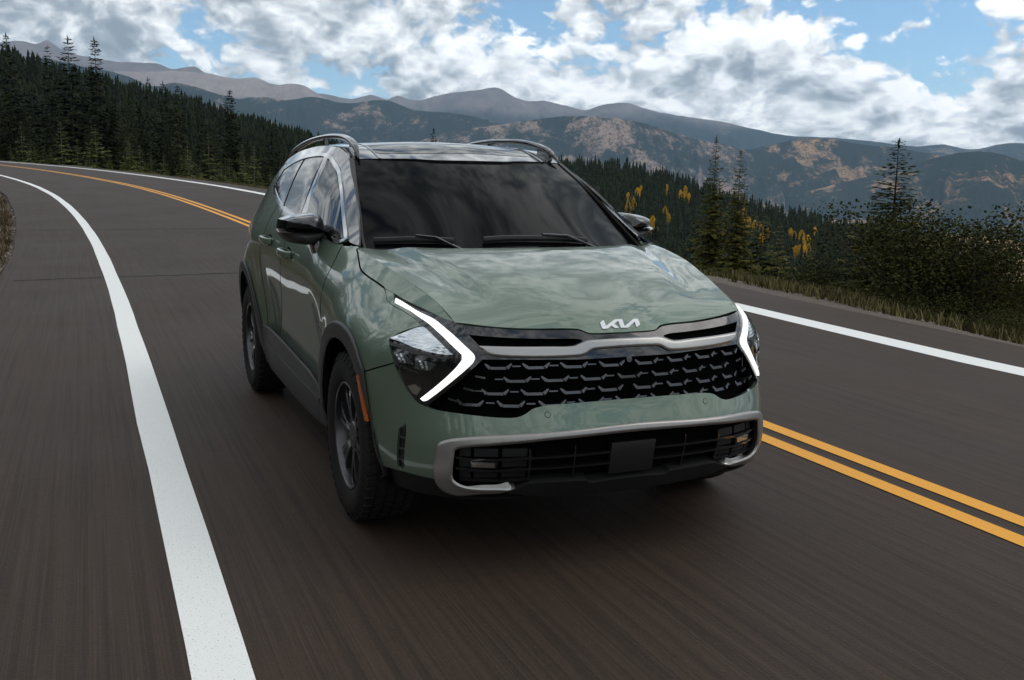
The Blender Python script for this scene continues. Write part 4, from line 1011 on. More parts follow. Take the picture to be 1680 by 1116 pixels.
# head lamps
for s in (1, -1):
    S = (lambda l: l) if s == 1 else mirp
    hl = panel(fP, S(LAMP_OUT + LAMP_IN[:-1] + [(.7263,.9415)] + SHUT[-2:5:-1]), off=lambda a, b: -.002-.012*sstep(np.abs(a), .80, 1.0), grid=.03, rim=.012, corner=30).build('headlight', M_BLACK, car)
    panel(fP, S(DRL), off=lambda a, b: .005-.013*sstep(np.abs(a), .80, 1.0), grid=.014, step=.012, rim=.010, corner=40).build('daytime_lamp', M_DRL, hl)
    panel(fP, S(LENS), off=.003, grid=.015, rim=.006, corner=35).build('upper_lens', M_LENS, hl)
    panel(fP, S([(1.012,.846),(.949,.845),(.8484,.8275),(.7396,.8165),(.70,.818),(.74,.808),(.86,.8165),(.95,.832),(1.01,.836)]), off=.004, grid=.02, rim=.008, corner=35).build('lamp_brow', M_PLAST, hl)
    for q in ([(.972,.815),(.915,.815),(.872,.778),(.94,.778)], [(.862,.805),(.772,.786),(.800,.760),(.862,.764)]):
        panel(fP, S(q), off=.0015, grid=.012, rim=.006, smooth=False).build('projector', M_PROJ, hl)
    for q in ([(.955,.810),(.925,.785)], [(.935,.812),(.905,.782)], [(.845,.800),(.825,.768)], [(.818,.794),(.808,.765)]):
        strip_on(S(q), .007, .004, .004, M_LENS, 'projector_rib', hl)
    panel(fP, S([(.89,.695),(.86,.705),(.83,.690),(.845,.665),(.862,.668)]), off=.0015, grid=.012, rim=.005, smooth=False).build('projector', M_REFL, hl)
    panel(fP, S([(.953,.762),(.85,.742),(.79,.748),(.780,.765),(.786,.768),(.797,.754),(.85,.749),(.952,.769)]), off=.004, grid=.015, rim=.006, smooth=False).build('lamp_bezel', M_BLACK, hl)
    panel(fP, S([(1.305,1.019),(1.2234,.979),(1.0654,.9561),(.9469,.9361),(1.0434,.9605),(1.20,.981),(1.222,1.001),(1.24,1.008)]), off=.001, grid=.015, rim=.006, corner=30).build('lamp_garnish', M_PAINT, hl)

# badge on the hood's lip
LOGO = [(.736,-.0843),(.7244,-.0641),(.7282,-.0629),(.7527,-.0666),(.7267,-.0164),(.7252,-.0043),(.7262,.017),(.7291,.0179),(.7595,.0123),(.7267,.0682),(.7248,.0741),(.7252,.0887),(.7286,.0893),(.7516,.0857),(.764,.0643),(.7616,.0631),(.7404,.0673),(.7641,.0268),(.7663,.0208),(.766,-.0048),(.7634,-.0075),(.7327,-.0026),(.7455,-.027),(.7657,-.0151),(.7653,-.0332),(.7536,-.0439),(.7633,-.0625),(.7649,-.068),(.7645,-.0852),(.7608,-.0873)]
panel(fH, LOGO, off=.004, grid=.02, rim=.004, smooth=False, step=.01).build('badge', M_WHITE, car)

# fenders, doors, quarter panels
arcf = lambda r, a0, a1, n, xc, zc: [(L2+(XF-RF)-(xc+r*math.cos(math.radians(a))), zc+r*math.sin(math.radians(a))) for a in np.linspace(a0, a1, n)]
FA = (0., .37, .49); RA = (-2.755, .385, .505)
fend = [(1.9541,1.1500),(1.9013,1.0778),(1.888,1.0296),(1.885,.80),(1.885,.645)] + arcf(FA[2], 146, 43, 12, FA[0], FA[1]) + [(1.1497,.7083)] + [(1.0442,.7475),(.9623,.7766)] + LAMP_OUT[9:0:-1] + [(1.3191,1.0213)] + [(a, b-.003) for a, b in SHUT[4::-1]] + [(1.79,1.152),(1.80,1.160)]
pair('fender', gp(fend, grid=.032, rim=.026, corner=33), M_PAINT)
GAP = [(2.972,1.2330),(2.936,1.03),(2.985,.93),(3.0423,.8698),(3.1735,.7305),(3.30,.60),(3.40,.50),(3.45,.40)]
belt_f = [(1.9600,1.158)] + [(2.0134,1.1553),(2.173,1.1723)] + [(2.60,1.2050)]
door_f = [(1.8920,1.0296),(1.9053,1.0778),(1.957,1.150)] + belt_f + GAP + [(2.0,.40),(1.95,.55),(1.889,.80)]
fd = pair('front_door', gp(door_f, grid=.035, rim=.012, corner=35), M_PAINT)
RGAP = [(3.60,1.2910),(3.66,1.20),(3.665,1.05),(3.665,.90),(3.665,.74),(3.665,.58),(3.665,.40)]
g2 = [(a+.005, b) for a, b in GAP]
door_r = g2[::-1] + [(3.2,1.2515),(3.5078,1.2822)] + RGAP
rd = pair('rear_door', gp(door_r, grid=.035, rim=.012, corner=35), M_PAINT)
quart = [(3.605,1.2950),(3.8875,1.3378),(4.0996,1.3799),(4.124,1.4032),(4.0808,1.5144),(4.05,1.522),(4.19,1.545),(4.6,1.46),(L3+.20,1.36),(L4-.05,1.18),(L4+.04,1.0),(L4+.02,.62),(L3+.15,.60),(L3-.06,.60)] + arcf(RA[2], 158, 20, 14, RA[0], RA[1])[:0] + arcf(RA[2], 25, 155, 14, RA[0], RA[1])[::-1][:0]
ra = arcf(RA[2], 155, 6, 16, RA[0], RA[1])     # from the rear of the arch to its front
quart = quart[:-1] + [(ra[0][0]+.02, .60)] + ra + [(3.669,.43),(3.669,.74),(3.669,1.05),(3.664,1.20)]
pair('quarter_panel', gp(quart, grid=.045, rim=.012, corner=33), M_PAINT)

# cladding: arches, sills, marker lamps
def arch_clad(c, a0, a1, extra0=(), extra1=()):
    r1 = c[2]+.006; r0 = c[2]-.068
    out = arcf(r1, a0, a1, 22, c[0], c[1]); inn = arcf(r0, a1, a0, 22, c[0], c[1])
    return list(extra0) + out + list(extra1) + inn
fa_poly = [(2.02,.30)] + arcf(FA[2]+.006, 174, 46, 20, FA[0], FA[1]) + [(1.0783,.5652),(1.0482,.3631),(1.05,.30),(1.10,.28)] + arcf(FA[2]-.066, -8, 174, 26, FA[0], FA[1])
pair('arch_cladding', gp(fa_poly, off=.014, grid=.03, rim=.05, corner=33, bevel=(.014, .007)), M_PLAST)
ra_poly = arch_clad(RA, 174, 4, [(4.80,.32)], [(3.70,.27),(3.79,.27)])
pair('arch_cladding', gp(ra_poly, off=.014, grid=.03, rim=.05, corner=33, bevel=(.014, .007)), M_PLAST)
ROCK = [(3.70,.538),(3.1553,.5286),(2.5696,.5023),(2.29,.487),(2.09,.43),(2.03,.385),(2.03,.25),(2.8,.235),(3.70,.26)]
sill_off = lambda a, b: .013+.034*sstep(np.abs(a), 1.93, 2.25)*sstep(np.abs(a), 3.82, 3.52)
pair('sill_cladding', gp(ROCK, off=sill_off, grid=.04, rim=.06, corner=33, bevel=(.018, .010)), M_PLAST)
strip_l = [(3.58,.4356),(3.1609,.4134),(2.6,.400),(2.08,.392)]
for s in (1, -1): strip_on([(s*a, b) for a, b in strip_l], .018, (lambda a, b: sill_off(a, b)+.010), .012, M_PLAST, 'sill_moulding')
MARK = [(1.172,.694),(1.1501,.6991),(1.1199,.6272),(1.0811,.5257),(1.1035,.5241),(1.135,.6003)]
pair('side_marker', gp(MARK, off=.016, grid=.02, rim=.008, corner=30), M_AMBER)

# seams between the panels, as dark strips laid on for the shade in the gaps
def seam(pts, name='gap_shade_strip'):
    for s in (1, -1): strip_on([(s*a, b) for a, b in pts], .0055, .0008, .004, M_DARK, name)
seam([(1.9541,1.1480),(1.9033,1.0778),(1.890,1.0296),(1.887,.80),(1.90,.64)]); seam([(a+.0025, b) for a, b in GAP]); seam(RGAP)
seam(SEAM); seam(SHUT[:6])
seam([(1.79,1.150),(1.7441,1.1344)])

# greenhouse: black roof side and pillars, side glass, chrome surround
pil = [tz(p) for p in PILLAR]
redge = [(L2+(XF-RF)-x, z) for x, z in ROOFEDGE]
side = pil[1:-1] + redge + [(4.19,1.545),(4.05,1.522),(4.0808,1.5144)] + DLO_TOP[2:] + [(1.90,1.170),(1.80,1.164)]
pair('roof_side', gp(side, off=.0, grid=.03, rim=.012, corner=33), M_ROOF)
dlo = DLO_BOT + DLO_TOP
def inset(poly, d):
    p = [np.array(a) for a in smooth_poly(poly, .04, 35)]; n = len(p); out = []
    ar = sum(p[i-1][0]*p[i][1]-p[i][0]*p[i-1][1] for i in range(n)); sg_ = 1 if ar > 0 else -1
    for i in range(n):
        t = p[(i+1) % n]-p[i-1]; t = t/np.linalg.norm(t); out.append(p[i]+np.array([-t[1], t[0]])*d*sg_)
    return [tuple(a) for a in out]
d_in = inset(dlo, .017)
pair('window_trim', lambda: panel(fP, [tuple(a) for a in smooth_poly(dlo, .04, 35)], off=.006, grid=.03, rim=.012, holes=[d_in], smooth=False), M_CHROME)
pair('window_frame', lambda: panel(fP, [tuple(a) for a in inset(dlo, .008)], off=-.002, grid=.06, rim=0, smooth=False), M_BLACK)
def clip_glass(t0, t1, inset_d=.024):
    """slice of the side glass between two raked lines t0(z), t1(z)"""
    out = []
    for a, b in inset(dlo, inset_d):
        out.append((min(max(a, t0(b)), t1(b)), b))
    res = []
    for q in out:
        if not res or np.hypot(q[0]-res[-1][0], q[1]-res[-1][1]) > .004: res.append(q)
    return res
bf = lambda z: 2.7354+(z-1.2837)*.60; br = lambda z: 2.850+(z-1.2837)*.54
cf = lambda z: 3.350+(z-1.2937)*.57; cr = lambda z: 3.405+(z-1.2937)*.57
for nm, a, b in (('door_window', lambda z: -9, bf), ('door_window', br, cf), ('quarter_window', cr, lambda z: 9)):
    pair(nm, lambda: panel(fP, clip_glass(a, b), off=.002, grid=.05, rim=.004, smooth=False), M_GLASS)
pair('pillar_cover', lambda: panel(fP, [(bf(1.215)+.006,1.215),(br(1.215)-.006,1.215),(br(1.575)-.006,1.575),(bf(1.563)+.006,1.563)], off=.004, grid=.04, rim=.006, smooth=False), M_ROOF)
for s in (1, -1): strip_on([(s*2.2986,1.3546),(s*2.0989,1.1827)], .018, .004, .006, M_BLACK, 'window_divider')

# roof, windshield and its trim
rf = [(-.915,-.05),(-.933,-.18),(-.979,-.30),(-1.025,-.42),(-1.108,-.594)]
roof_half = [(-.915,-.0)] + rf[1:] + [(x, -.600) for x, z in ROOFEDGE[1:]] + [(-3.25,-.56),(-3.36,-.3)]
roof_o = panel(fR, roof_half + [(x, -y) for x, y in roof_half[1:][::-1]], off=.004, grid=.05, rim=.02, corner=40).build('roof', M_ROOF, car)
sun_l = [(-1.06,-.02),(-1.075,-.25),(-1.13,-.44),(-1.16,-.46),(-1.22,-.47),(-2.5,-.46)]
g = panel(fR, [(-1.055,0)] + sun_l[1:] + [(x, -y) for x, y in sun_l[1:][::-1]], off=.0055, grid=.05, rim=.004, corner=40); g.build('sunroof_glass', M_GLASS, roof_o)
for s in (1, -1):
    V, F = sweep([(x, s*.470, float(ROOF(x, s*.47))+.0045) for x in np.linspace(-1.045, -3.2, 24)], rrect(.014, .006, .002, 2)); soft(V, F).build('roof_ditch_trim', M_BLACK, roof_o)
wl = [(-.3877,-.7201),(-.6288,-.6803),(-.8714,-.6391),(-1.1087,-.5948),(-1.0249,-.42),(-.9792,-.3007),(-.9332,-.1812),(-.9165,-.0)]
wlow = [(-.30,-.60),(-.20,-.42),(-.14,-.20),(-.12,-.0)]
wp = wl[:-1] + [(-.915,0)] + [(x, -y) for x, y in wl[:-1][::-1]] + [(x, -y) for x, y in wlow[:-1]] + [(-.12,0)] + wlow[:-1][::-1]
ws = panel(fW, wp, off=0., grid=.05, rim=.004, corner=40).build('windshield', M_WIND, car)
pw = [(p[0], p[1]) for p in PILLAR]
trim = [(-.352,-.742),(-.362,-.735),(-.497,-.716),(-.653,-.692),(-.848,-.660),(-1.108,-.6185),(-1.118,-.597)] + [(-1.105,-.5925),(-.8714,-.6371),(-.6288,-.6783),(-.3877,-.7181),(-.34,-.70)]
tg = panel(fW, trim, off=.006, grid=.03, rim=.02, corner=40)
tg.build('pillar_trim', M_PLAST, car); tg.mirror().build('pillar_trim', M_PLAST, car)
cw = [(-.46,-.76),(-.30,-.745),(-.19,-.60),(-.09,-.38),(-.05,-.13)]
fC = lambda a, b: np.stack([a+0*b, b+0*a, 1.128+0*(a+b)], -1)
cwp = cw + [(x, -y) for x, y in cw[::-1]] + [(-.30,.3),(-.28,0),(-.30,-.3)]
panel(fC, cwp, grid=.08, rim=0, corner=50).build('cowl_panel', M_PLAST, car)
for pts in ([(-.395,-.680),(-.335,-.57),(-.262,-.4377),(-.215,-.35)], [(-.19,-.2135),(-.182,.017),(-.184,.1153),(-.20,.330)]):
    pp = smooth_poly(pts, .04, 30, closed=False)
    path = [(a, b, float(WIND(a, b))+.022) for a, b in pp]
    V, F = sweep(path, rrect(.016, .02, .004, 2)); wb = soft(V, F).build('wiper', M_PLAST, car)
    V, F = sweep([(a, b, float(WIND(a, b))+.010) for a, b in pp], rrect(.006, .014, .002, 1)); soft(V, F).build('wiper_rubber', M_RUB, wb)
    a0, b0 = pp[len(pp)//2]; a1, b1 = pp[-1]
    arm = [(a0, b0, float(WIND(a0, b0))+.036), ((a0+a1)/2+.02, (b0+b1)/2, float(WIND(a0, b0))+.030), (a1+.07, b1+.02, 1.150)]
    V, F = sweep(arm, rrect(.02, .012, .004, 2)); soft(V, F).build('wiper_arm', M_BLACK, wb)

# roof rails
for s in (1, -1):
    rp = [(-1.065,.578,1.566),(-1.115,.572,1.600),(-1.19,.566,1.632),(-1.30,.560,1.659),(-1.5,.550,1.684),(-1.75,.542,1.697),(-2.05,.54,1.700),(-2.4,.545,1.688),(-2.75,.553,1.655),(-3.0,.56,1.610),(-3.14,.565,1.555)]
    rp = [tuple(p) for p in smooth_poly(rp, .06, 60, closed=False)]
    V, F = sweep([(x, s*y, z) for x, y, z in rp], rrect(.036, .030, .012, 3), scale=[.25+.75*min(1, (-1.065-p[0])/.10) if p[0] > -1.165 else (.35+.65*min(1, (3.14+p[0])/.12) if p[0] < -3.02 else 1) for p in rp]); rl = soft(V, F).build('roof_rail', M_BLACK, car)
    for x0, x1 in ((-1.13,-1.34),(-1.98,-2.06),(-2.90,-3.10)):
        pts = [p for p in rp if x1 <= p[0] <= x0]; g = Geo()
        if len(pts) < 2: pts = [min(rp, key=lambda p: abs(p[0]-x0)), min(rp, key=lambda p: abs(p[0]-x1))]
        if pts[0][0] == pts[1][0]: pts = [(x0,)+tuple(pts[0][1:]), (x1,)+tuple(pts[0][1:])]
        V = []; F = []
        for x, y, z in pts:
            zb = float(ROOF(x, .57))-.01
            V += [(x, s*(y-.010), z), (x, s*(y+.010), z), (x, s*(y+.012), min(zb, z-.004)), (x, s*(y-.012), min(zb, z-.004))]
        for i in range(len(pts)-1):
            for j in range(4): F.append([4*i+j, 4*i+(j+1) % 4, 4*i+4+(j+1) % 4, 4*i+4+j])
        F += [[0, 1, 2, 3], [4*len(pts)-1, 4*len(pts)-2, 4*len(pts)-3, 4*len(pts)-4]]
        soft(V, F, 30).build('rail_foot', M_BLACK, rl)
# antenna fin
V, F = sweep([(-2.75, 0, float(ROOF(-2.75, 0))), (-2.90, 0, float(ROOF(-2.9, 0))+.05), (-2.94, 0, float(ROOF(-2.94, 0))+.055)], rrect(.03, .03, .008, 2), scale=[.5, 1, .6]); soft(V, F).build('antenna_fin', M_ROOF, car)

# mirrors
MUP = [(-1.040,1.213),(-1.029,1.259),(-.982,1.276),(-.918,1.287),(-.868,1.291),(-.847,1.284),(-.832,1.259),(-.821,1.203)]
MLO = [(-.828,1.177),(-.849,1.156),(-.885,1.133),(-.944,1.138),(-.999,1.151),(-1.026,1.175)]
def mirror_solid(outline, cx, bulge, back, z_split=None):
    """closed outline (y, z) domed forwards (towards +x) and flat behind"""
    o = np.array([tuple(p) for p in smooth_poly(outline, .012, 30)]); c = np.array([o[:, 0].mean(), o[:, 1].mean()])
    V = []; F = []; m = len(o); rings = [(1., -back), (1., -.02), (.985, .012), (.94, .035), (.85, .055), (.68, .074), (.45, .086), (.2, .091)]
    for k, dx in rings:
        for p in o:
            q = c+(p-c)*k
            V.append((cx+dx*bulge - .35*(-(q[0])-.83)*.6, q[0], q[1]))
    for i in range(len(rings)-1):
        for j in range(m): F.append([i*m+j, i*m+(j+1) % m, (i+1)*m+(j+1) % m, (i+1)*m+j])
    V.append((cx+.092*bulge-.35*(-c[0]-.83)*.6, *c)); F += [[(len(rings)-1)*m+j, (len(rings)-1)*m+(j+1) % m, len(V)-1] for j in range(m)]
    F.append(list(range(m))[::-1])
    return soft(V, F, 45)
def door_mirror(s):
    T = (lambda g: g) if s == 1 else (lambda g: g.mirror())
    cap = T(mirror_solid([(-1.038,1.213)] + MUP[1:] + [(-.90,1.203),(-.97,1.206)], -.80, 1.25, .06)).build('door_mirror', M_BLACK, car)
    T(mirror_solid([(-1.040,1.211),(-.97,1.204),(-.90,1.2),(-.822,1.202)] + MLO, -.802, 1.08, .06)).build('mirror_base', M_PLAST, cap)
    T(mirror_solid([(-1.043,1.212),(-.99,1.205),(-.965,1.203),(-.99,1.190),(-1.036,1.196)], -.79, 1.0, .05)).build('turn_lamp', M_REFL, cap)
    g = Geo(); V = [(-.882, y, z) for y, z in ((-1.025,1.175),(-.85,1.165),(-.84,1.272),(-.99,1.262))]; g.add(V, [[0, 1, 2, 3]]); T(g).build('mirror_glass', M_REFL, cap)
    V, F = sweep([(-.800,-.872,1.165),(-.775,-.866,1.115),(-.745,-.852,1.068),(-.725,-.862,1.040)], rrect(.085, .052, .02, 3), up=(0, -1, 0), scale=[1., .95, 1.05, 1.1])
    T(soft(V, F)).build('mirror_arm', M_BLACK, cap)
for s in (1, -1): door_mirror(s)

# door handles: scooped cup and a grip
def handle(door, s, t, z):
    sl = .03
    hq = [(t+.10,z-.020),(t+.09,z+.012),(t+.03,z+.030),(t-.06,z+.026),(t-.085,z+.004),(t-.06,z-.034),(t+.02,z-.042),(t+.08,z-.036)]
    panel(fP, [(s*a, b) for a, b in hq], off=.0012, grid=.02, rim=.003, corner=60).build('handle_cup', M_BLACK, door)
    pts = [(t+.115,z+.000,.006),(t+.095,z+.002,.034),(t+.04,z+.004,.046),(t-.05,z+.002,.046),(t-.10,z-.002,.034),(t-.118,z-.004,.006)]
    path = [tuple(P(s*a, b)+np.array([0, -s*o, 0])) for a, b, o in smooth_poly(pts, .02, 60, closed=False)]
    V, F = sweep(path, rrect(.020, .038, .008, 3)); soft(V, F).build('handle', M_PAINT, door)
for k, s in enumerate((1, -1)):
    handle(fd[k], s, 2.80, 1.055); handle(rd[k], s, 3.43, 1.085)

# rear end
tg_ = [(0,.64),(L5-L4-.02,.64)]
tail = [(L5,.62),(L4+.03,.62),(L4+.05,1.0),(L4-.04,1.18),(L3+.21,1.36)] 
tail_poly = [(L4+.03,.64),(L4+.05,1.0),(L4-.03,1.19),(L3+.30,1.34),(L5,1.34),(L5,.64)]
tgeo = panel(fP, tail_poly, grid=.07, rim=.01, corner=35); tgeo.merge(tgeo.mirror()).build('tailgate', M_PAINT, car)
rg = panel(fP, [(L3+.30,1.345),(L3+.42,1.49),(L5,1.49),(L5,1.345)], grid=.08, rim=.01, smooth=False); rg.merge(rg.mirror()).build('rear_window', M_GLASS, car)
rb = panel(fP, [(L3-.12,.60),(L3+.2,.63),(L5,.63),(L5,.30),(L3+.2,.30),(L3-.10,.36)], off=.012, grid=.08, rim=.05, corner=35); rb.merge(rb.mirror()).build('rear_bumper', M_PLAST, car)
pair('tail_lamp', gp([(L3+.18,1.0),(L4-.1,1.03),(L5-.05,.995),(L5-.05,.965),(L4-.1,.95),(L4-.2,.86),(L3+.30,.92)], off=.006, grid=.04, rim=.01, corner=35), M_RED)

# inner body: dark core behind the gaps, wheel wells, floor
def inner_body():
    g = Geo(); ts = np.linspace(0, L5, 120); zs = np.linspace(.27, 1.13, 24)
    A, B = np.meshgrid(ts, zs, indexing='ij'); X = P(A, B, -.075)
    ok = np.ones(A.shape, bool)
    ok &= ~((X[..., 0] > -.45) & (B > .84))
    for xc in (0., -2.755): ok &= ~((np.hypot(X[..., 0]-xc, X[..., 2]-.37) < .455) | ((abs(X[..., 0]-xc) < .455) & (X[..., 2] < .37)))
    V = [tuple(v) for v in X.reshape(-1, 3)]; F = []
    n = len(zs)
    for i in range(len(ts)-1):
        for j in range(n-1):
            if ok[i, j] and ok[i+1, j] and ok[i, j+1] and ok[i+1, j+1]: F.append([i*n+j, (i+1)*n+j, (i+1)*n+j+1, i*n+j+1])
    g.add(V, F)
    for xc in (0., -2.755):                          # wheel wells
        a = np.linspace(-.2, math.pi+.2, 26); V = []; F = []
        for q in a:
            for y in (-.86, -.50): V.append((xc+.46*math.cos(q), y, .37+.46*math.sin(q)))
        F = [[2*i, 2*i+1, 2*i+3, 2*i+2] for i in range(25)]
        V.append((xc, -.50, .37)); F += [[2*i+1, 2*i+3, 52] for i in range(25)]
        g.add(V, F)
    full = Geo(); full.merge(g); full.merge(g.mirror())
    ins = [(.62,-.60),(.44,-.70),(.44,-.50),(-.46,-.50),(-.46,-.80),(-2.29,-.80),(-2.29,-.50),(-3.22,-.50),(-3.22,-.76),(-3.6,-.6)]
    pl = ins + [(x, -y) for x, y in ins[::-1]]
    o = len(full.V)
    full.add([(x, y, .255) for x, y in pl], [list(range(len(pl)))])
    full.add([(x, y, 1.04) for x, y in ((-.1,-.58),(-.4,-.66),(-3.2,-.66),(-3.2,.66),(-.4,.66),(-.1,.58))], [list(range(6))])
    full.add([(x, y, .86) for x, y in ((.6,-.5),(-.4,-.7),(-.4,.7),(.6,.5))], [list(range(4))])
    return full
inner_body().build('underbody', M_DARK, car)

# wheels
def lathe(prof, n=64, m=0):
    V = []; F = []; k = len(prof)
    for i in range(n):
        a = 2*math.pi*i/n
        for r, y in prof: V.append((r*math.cos(a), y, r*math.sin(a)))
    for i in range(n):
        for j in range(k-1): F.append([i*k+j, i*k+j+1, ((i+1) % n)*k+j+1, ((i+1) % n)*k+j])
    return V, F
def make_wheel():
    root = empty('wheel', (0, 0, 0), parent=car)
    # -y is the outer face, y = 0 the tyre's middle
    R = .3685
    prof = [(.228,-.092),(.236,-.104),(.252,-.112),(.275,-.119),(.300,-.121),(.322,-.118),(.340,-.111),(.352,-.102),(.3585,-.090),(.3605,-.060),(.361,0),(.3605,.060),(.3585,.090),(.345,.108),(.300,.120),(.25,.110),(.228,.092)]
    V, F = lathe(prof, 72); ty = soft(V, F, 60).build('tyre', M_RUB, root)
    g = Geo()
    for row, (y0, y1, n, ph, sk) in enumerate(((-.104,-.070,44,0,.004),(-.062,-.026,44,.5,.010),(-.018,.018,44,0,-.008),(.026,.062,44,.5,.010),(.070,.104,44,0,.004))):
        for i in range(n):
            a0 = 2*math.pi*(i+ph)/n; da = 2*math.pi/n*.36
            V = []
            for rr, sh in ((.3605, 1.), (R, .9)):
                for y in (y0, y1):
                    r_ = rr - (.006 if abs(y) > .1 else 0)
                    for q in (-da*sh, da*sh):
                        aa = a0+q+sk*(1 if y == y1 else -1)*3; V.append((r_*math.cos(aa), y, r_*math.sin(aa)))
            g.add(V, [[0, 2, 3, 1], [4, 5, 7, 6], [0, 1, 5, 4], [2, 6, 7, 3], [0, 4, 6, 2], [1, 3, 7, 5]])
    for i in range(44):                              # shoulder lugs reaching down the side wall
        a0 = 2*math.pi*i/44; da = 2*math.pi/44*.30; V = []
        for r_, y in ((.330,-.1145),(.356,-.098)):
            for o_ in (0, -.0055):
                for q in (-da, da): V.append((r_*math.cos(a0+q), y+o_, r_*math.sin(a0+q)))
        g.add(V, [[2, 6, 7, 3], [0, 4, 6, 2], [1, 3, 7, 5], [0, 2, 3, 1]])
    g.build('tread', M_RUB, root, kind='stuff')
    V, F = lathe([(.228,-.090),(.234,-.098),(.2345,-.104),(.230,-.107),(.2235,-.104),(.2185,-.094),(.214,-.070),(.206,-.030),(.20,.06)], 72); rim = soft(V, F, 35).build('rim', M_RIMB, root)
    for i in range(6):
        for d in (-.115, .115):
            a = 2*math.pi*i/6+d; ca, sa = math.cos(a), math.sin(a); V = []; F = []
            pr = [(.045,-.074,.022),(.09,-.082,.020),(.14,-.086,.020),(.185,-.087,.023),(.215,-.083,.030)]
            a2 = 2*math.pi*i/6+d*.25; 
            for r_, y, w in pr:
                k_ = (r_-.045)/.17; aa = 2*math.pi*i/6+d*(.55+1.15*k_); c_, s_ = math.cos(aa), math.sin(aa)
                for u, dy in ((-w*.62, .030), (-w*.5, 0), (w*.5, 0), (w*.62, .030)): V.append((r_*c_-u*s_, y+dy, r_*s_+u*c_))
            for q in range(len(pr)-1):
                for j in range(3): F.append([4*q+j, 4*q+j+1, 4*q+5+j, 4*q+4+j])
            soft(V, F, 35).build('spoke', M_RIM, root)
    V, F = lathe([(.0,-.080),(.058,-.080),(.064,-.074),(.066,-.05),(.07,-.03)], 40); hc = soft(V, F, 35).build('hub_cap', M_RIM, root)
    lg = Geo(); lg.add([((y)*.42, -.0812, (.745-x)*.42+.0) for x, y in LOGO], [list(range(len(LOGO)))]); lg.build('hub_badge', M_REFL, root)
    lg = Geo()
    for i in range(6):
        a = 2*math.pi*i/6+.52; V, F = lathe([(.0,-.078),(.007,-.078),(.009,-.06)], 8); lg.merge(soft([(x+.075*math.cos(a), y, z+.075*math.sin(a)) for x, y, z in V], F, 35))
    lg.build('wheel_nuts', M_RIMB, root)
    V, F = lathe([(.05,.0),(.165,.0),(.165,.022),(.05,.022)], 48); soft(V, F, 30).build('brake_disc', M_SATIN2, root)
    V, F = lathe([(.0,.03),(.21,.03)], 40); soft(V, F, 30).build('wheel_back', M_DARK, root)
    return root
w0 = make_wheel()
def copy_tree(o, parent):
    c = o.copy(); col.objects.link(c); c.parent = parent
    for ch in o.children: copy_tree(ch, c)
    return c
for i, (x, y, rz, ry) in enumerate(((0, -.806, 0, .3), (-2.755, -.806, 0, 1.0), (0, .806, math.pi, .4), (-2.755, .806, math.pi, 2.))):
    w = w0 if i == 0 else copy_tree(w0, car)
    w.location = (x, y, .3685); w.rotation_euler = (0, ry, rz)
ORD = 'first second third fourth fifth sixth seventh eighth ninth tenth eleventh twelfth thirteenth fourteenth fifteenth sixteenth seventeenth eighteenth nineteenth twentieth'.split()
ORD += ['twenty-'+o for o in ORD[:9]] + ['thirtieth'] + ['thirty-'+o for o in ORD[:9]]
def column(x, y, z):
    q = Vector((x-CAM[0], y-CAM[1], z-CAM[2])); d = q.dot(_d); u = q.dot(_rr)/d if d > 0 else 9.
    return u if abs(u) < .53 else None
def name_in_row(objs, text):
    """things alike in a row: tell them apart by their order along it"""
    k = sorted((column(*o.location), i) for i, o in enumerate(objs) if column(*o.location) is not None)
    for n, (u, i) in enumerate(k): objs[i]['label'] = text.format(ORD[n])
# roadside trees: (x, y, height, form, stretch, label)
SPRUCES = [
 (-180.7,-12.69,28.7,0,.95,'tall dark spruce spire standing farthest left beyond the road bend'),
 (-177.34,-6.73,28.2,1,.80,'thin gappy spruce top just left of the broad tall spruce'),
 (-154.67,-3.36,25,4,1.35,'broad tall spruce with wide open top boughs above the road bend'),
 (-141.29,-.07,23.6,2,1.10,'slender tall spruce spire right of the broad tall spruce'),
 (-136.62,6.05,21,4,.75,'narrow spruce with a bare pale top on the left slope'),
 (-122.87,6.91,18.2,3,.85,'spruce with a bent wind-swept tip among the left slope trees'),
 (-121.72,8.39,18.5,2,.85,'narrow pointed spruce right of the one with the bent tip'),
 (-123.48,10.94,18,4,.70,'faint thin spruce between two darker ones on the left slope'),
 (-102.29,11.83,14.6,0,1.15,'dense black-green spruce nearest the roof rail of the car'),
 (-97.84,15.33,11.8,1,.95,'short dark spruce just above the rear window of the car'),
 (-98.51,19.31,12,3,.9,'spruce tip showing just above the left roof rail'),
 (-48.05,15.45,7.0,1,.8,'lone spruce tip poking up above the middle of the car roof'),
 (-15.37,11.33,3.75,0,.85,'spruce with a dense spire left of its twin behind the right edge line'),
 (-14.05,11.07,3.3,1,.90,'thinner gappy spruce with one long bough, beside the dense spire tree'),
 (-8.33,9.98,3.0,1,1.7,'ragged wide spruce with a stripped top beside the right verge shrubs'),
]
for i, (x, y, h, f, w, lab) in enumerate(SPRUCES):
    tree('spruce_tree', SPR[f] if i < 12 else SPRN[f], M_SPR if i < 12 else M_SPRB, (x, y, float(ground_z(x, y)[0])-.1), h+.1, i*1.7, lab, None, w)
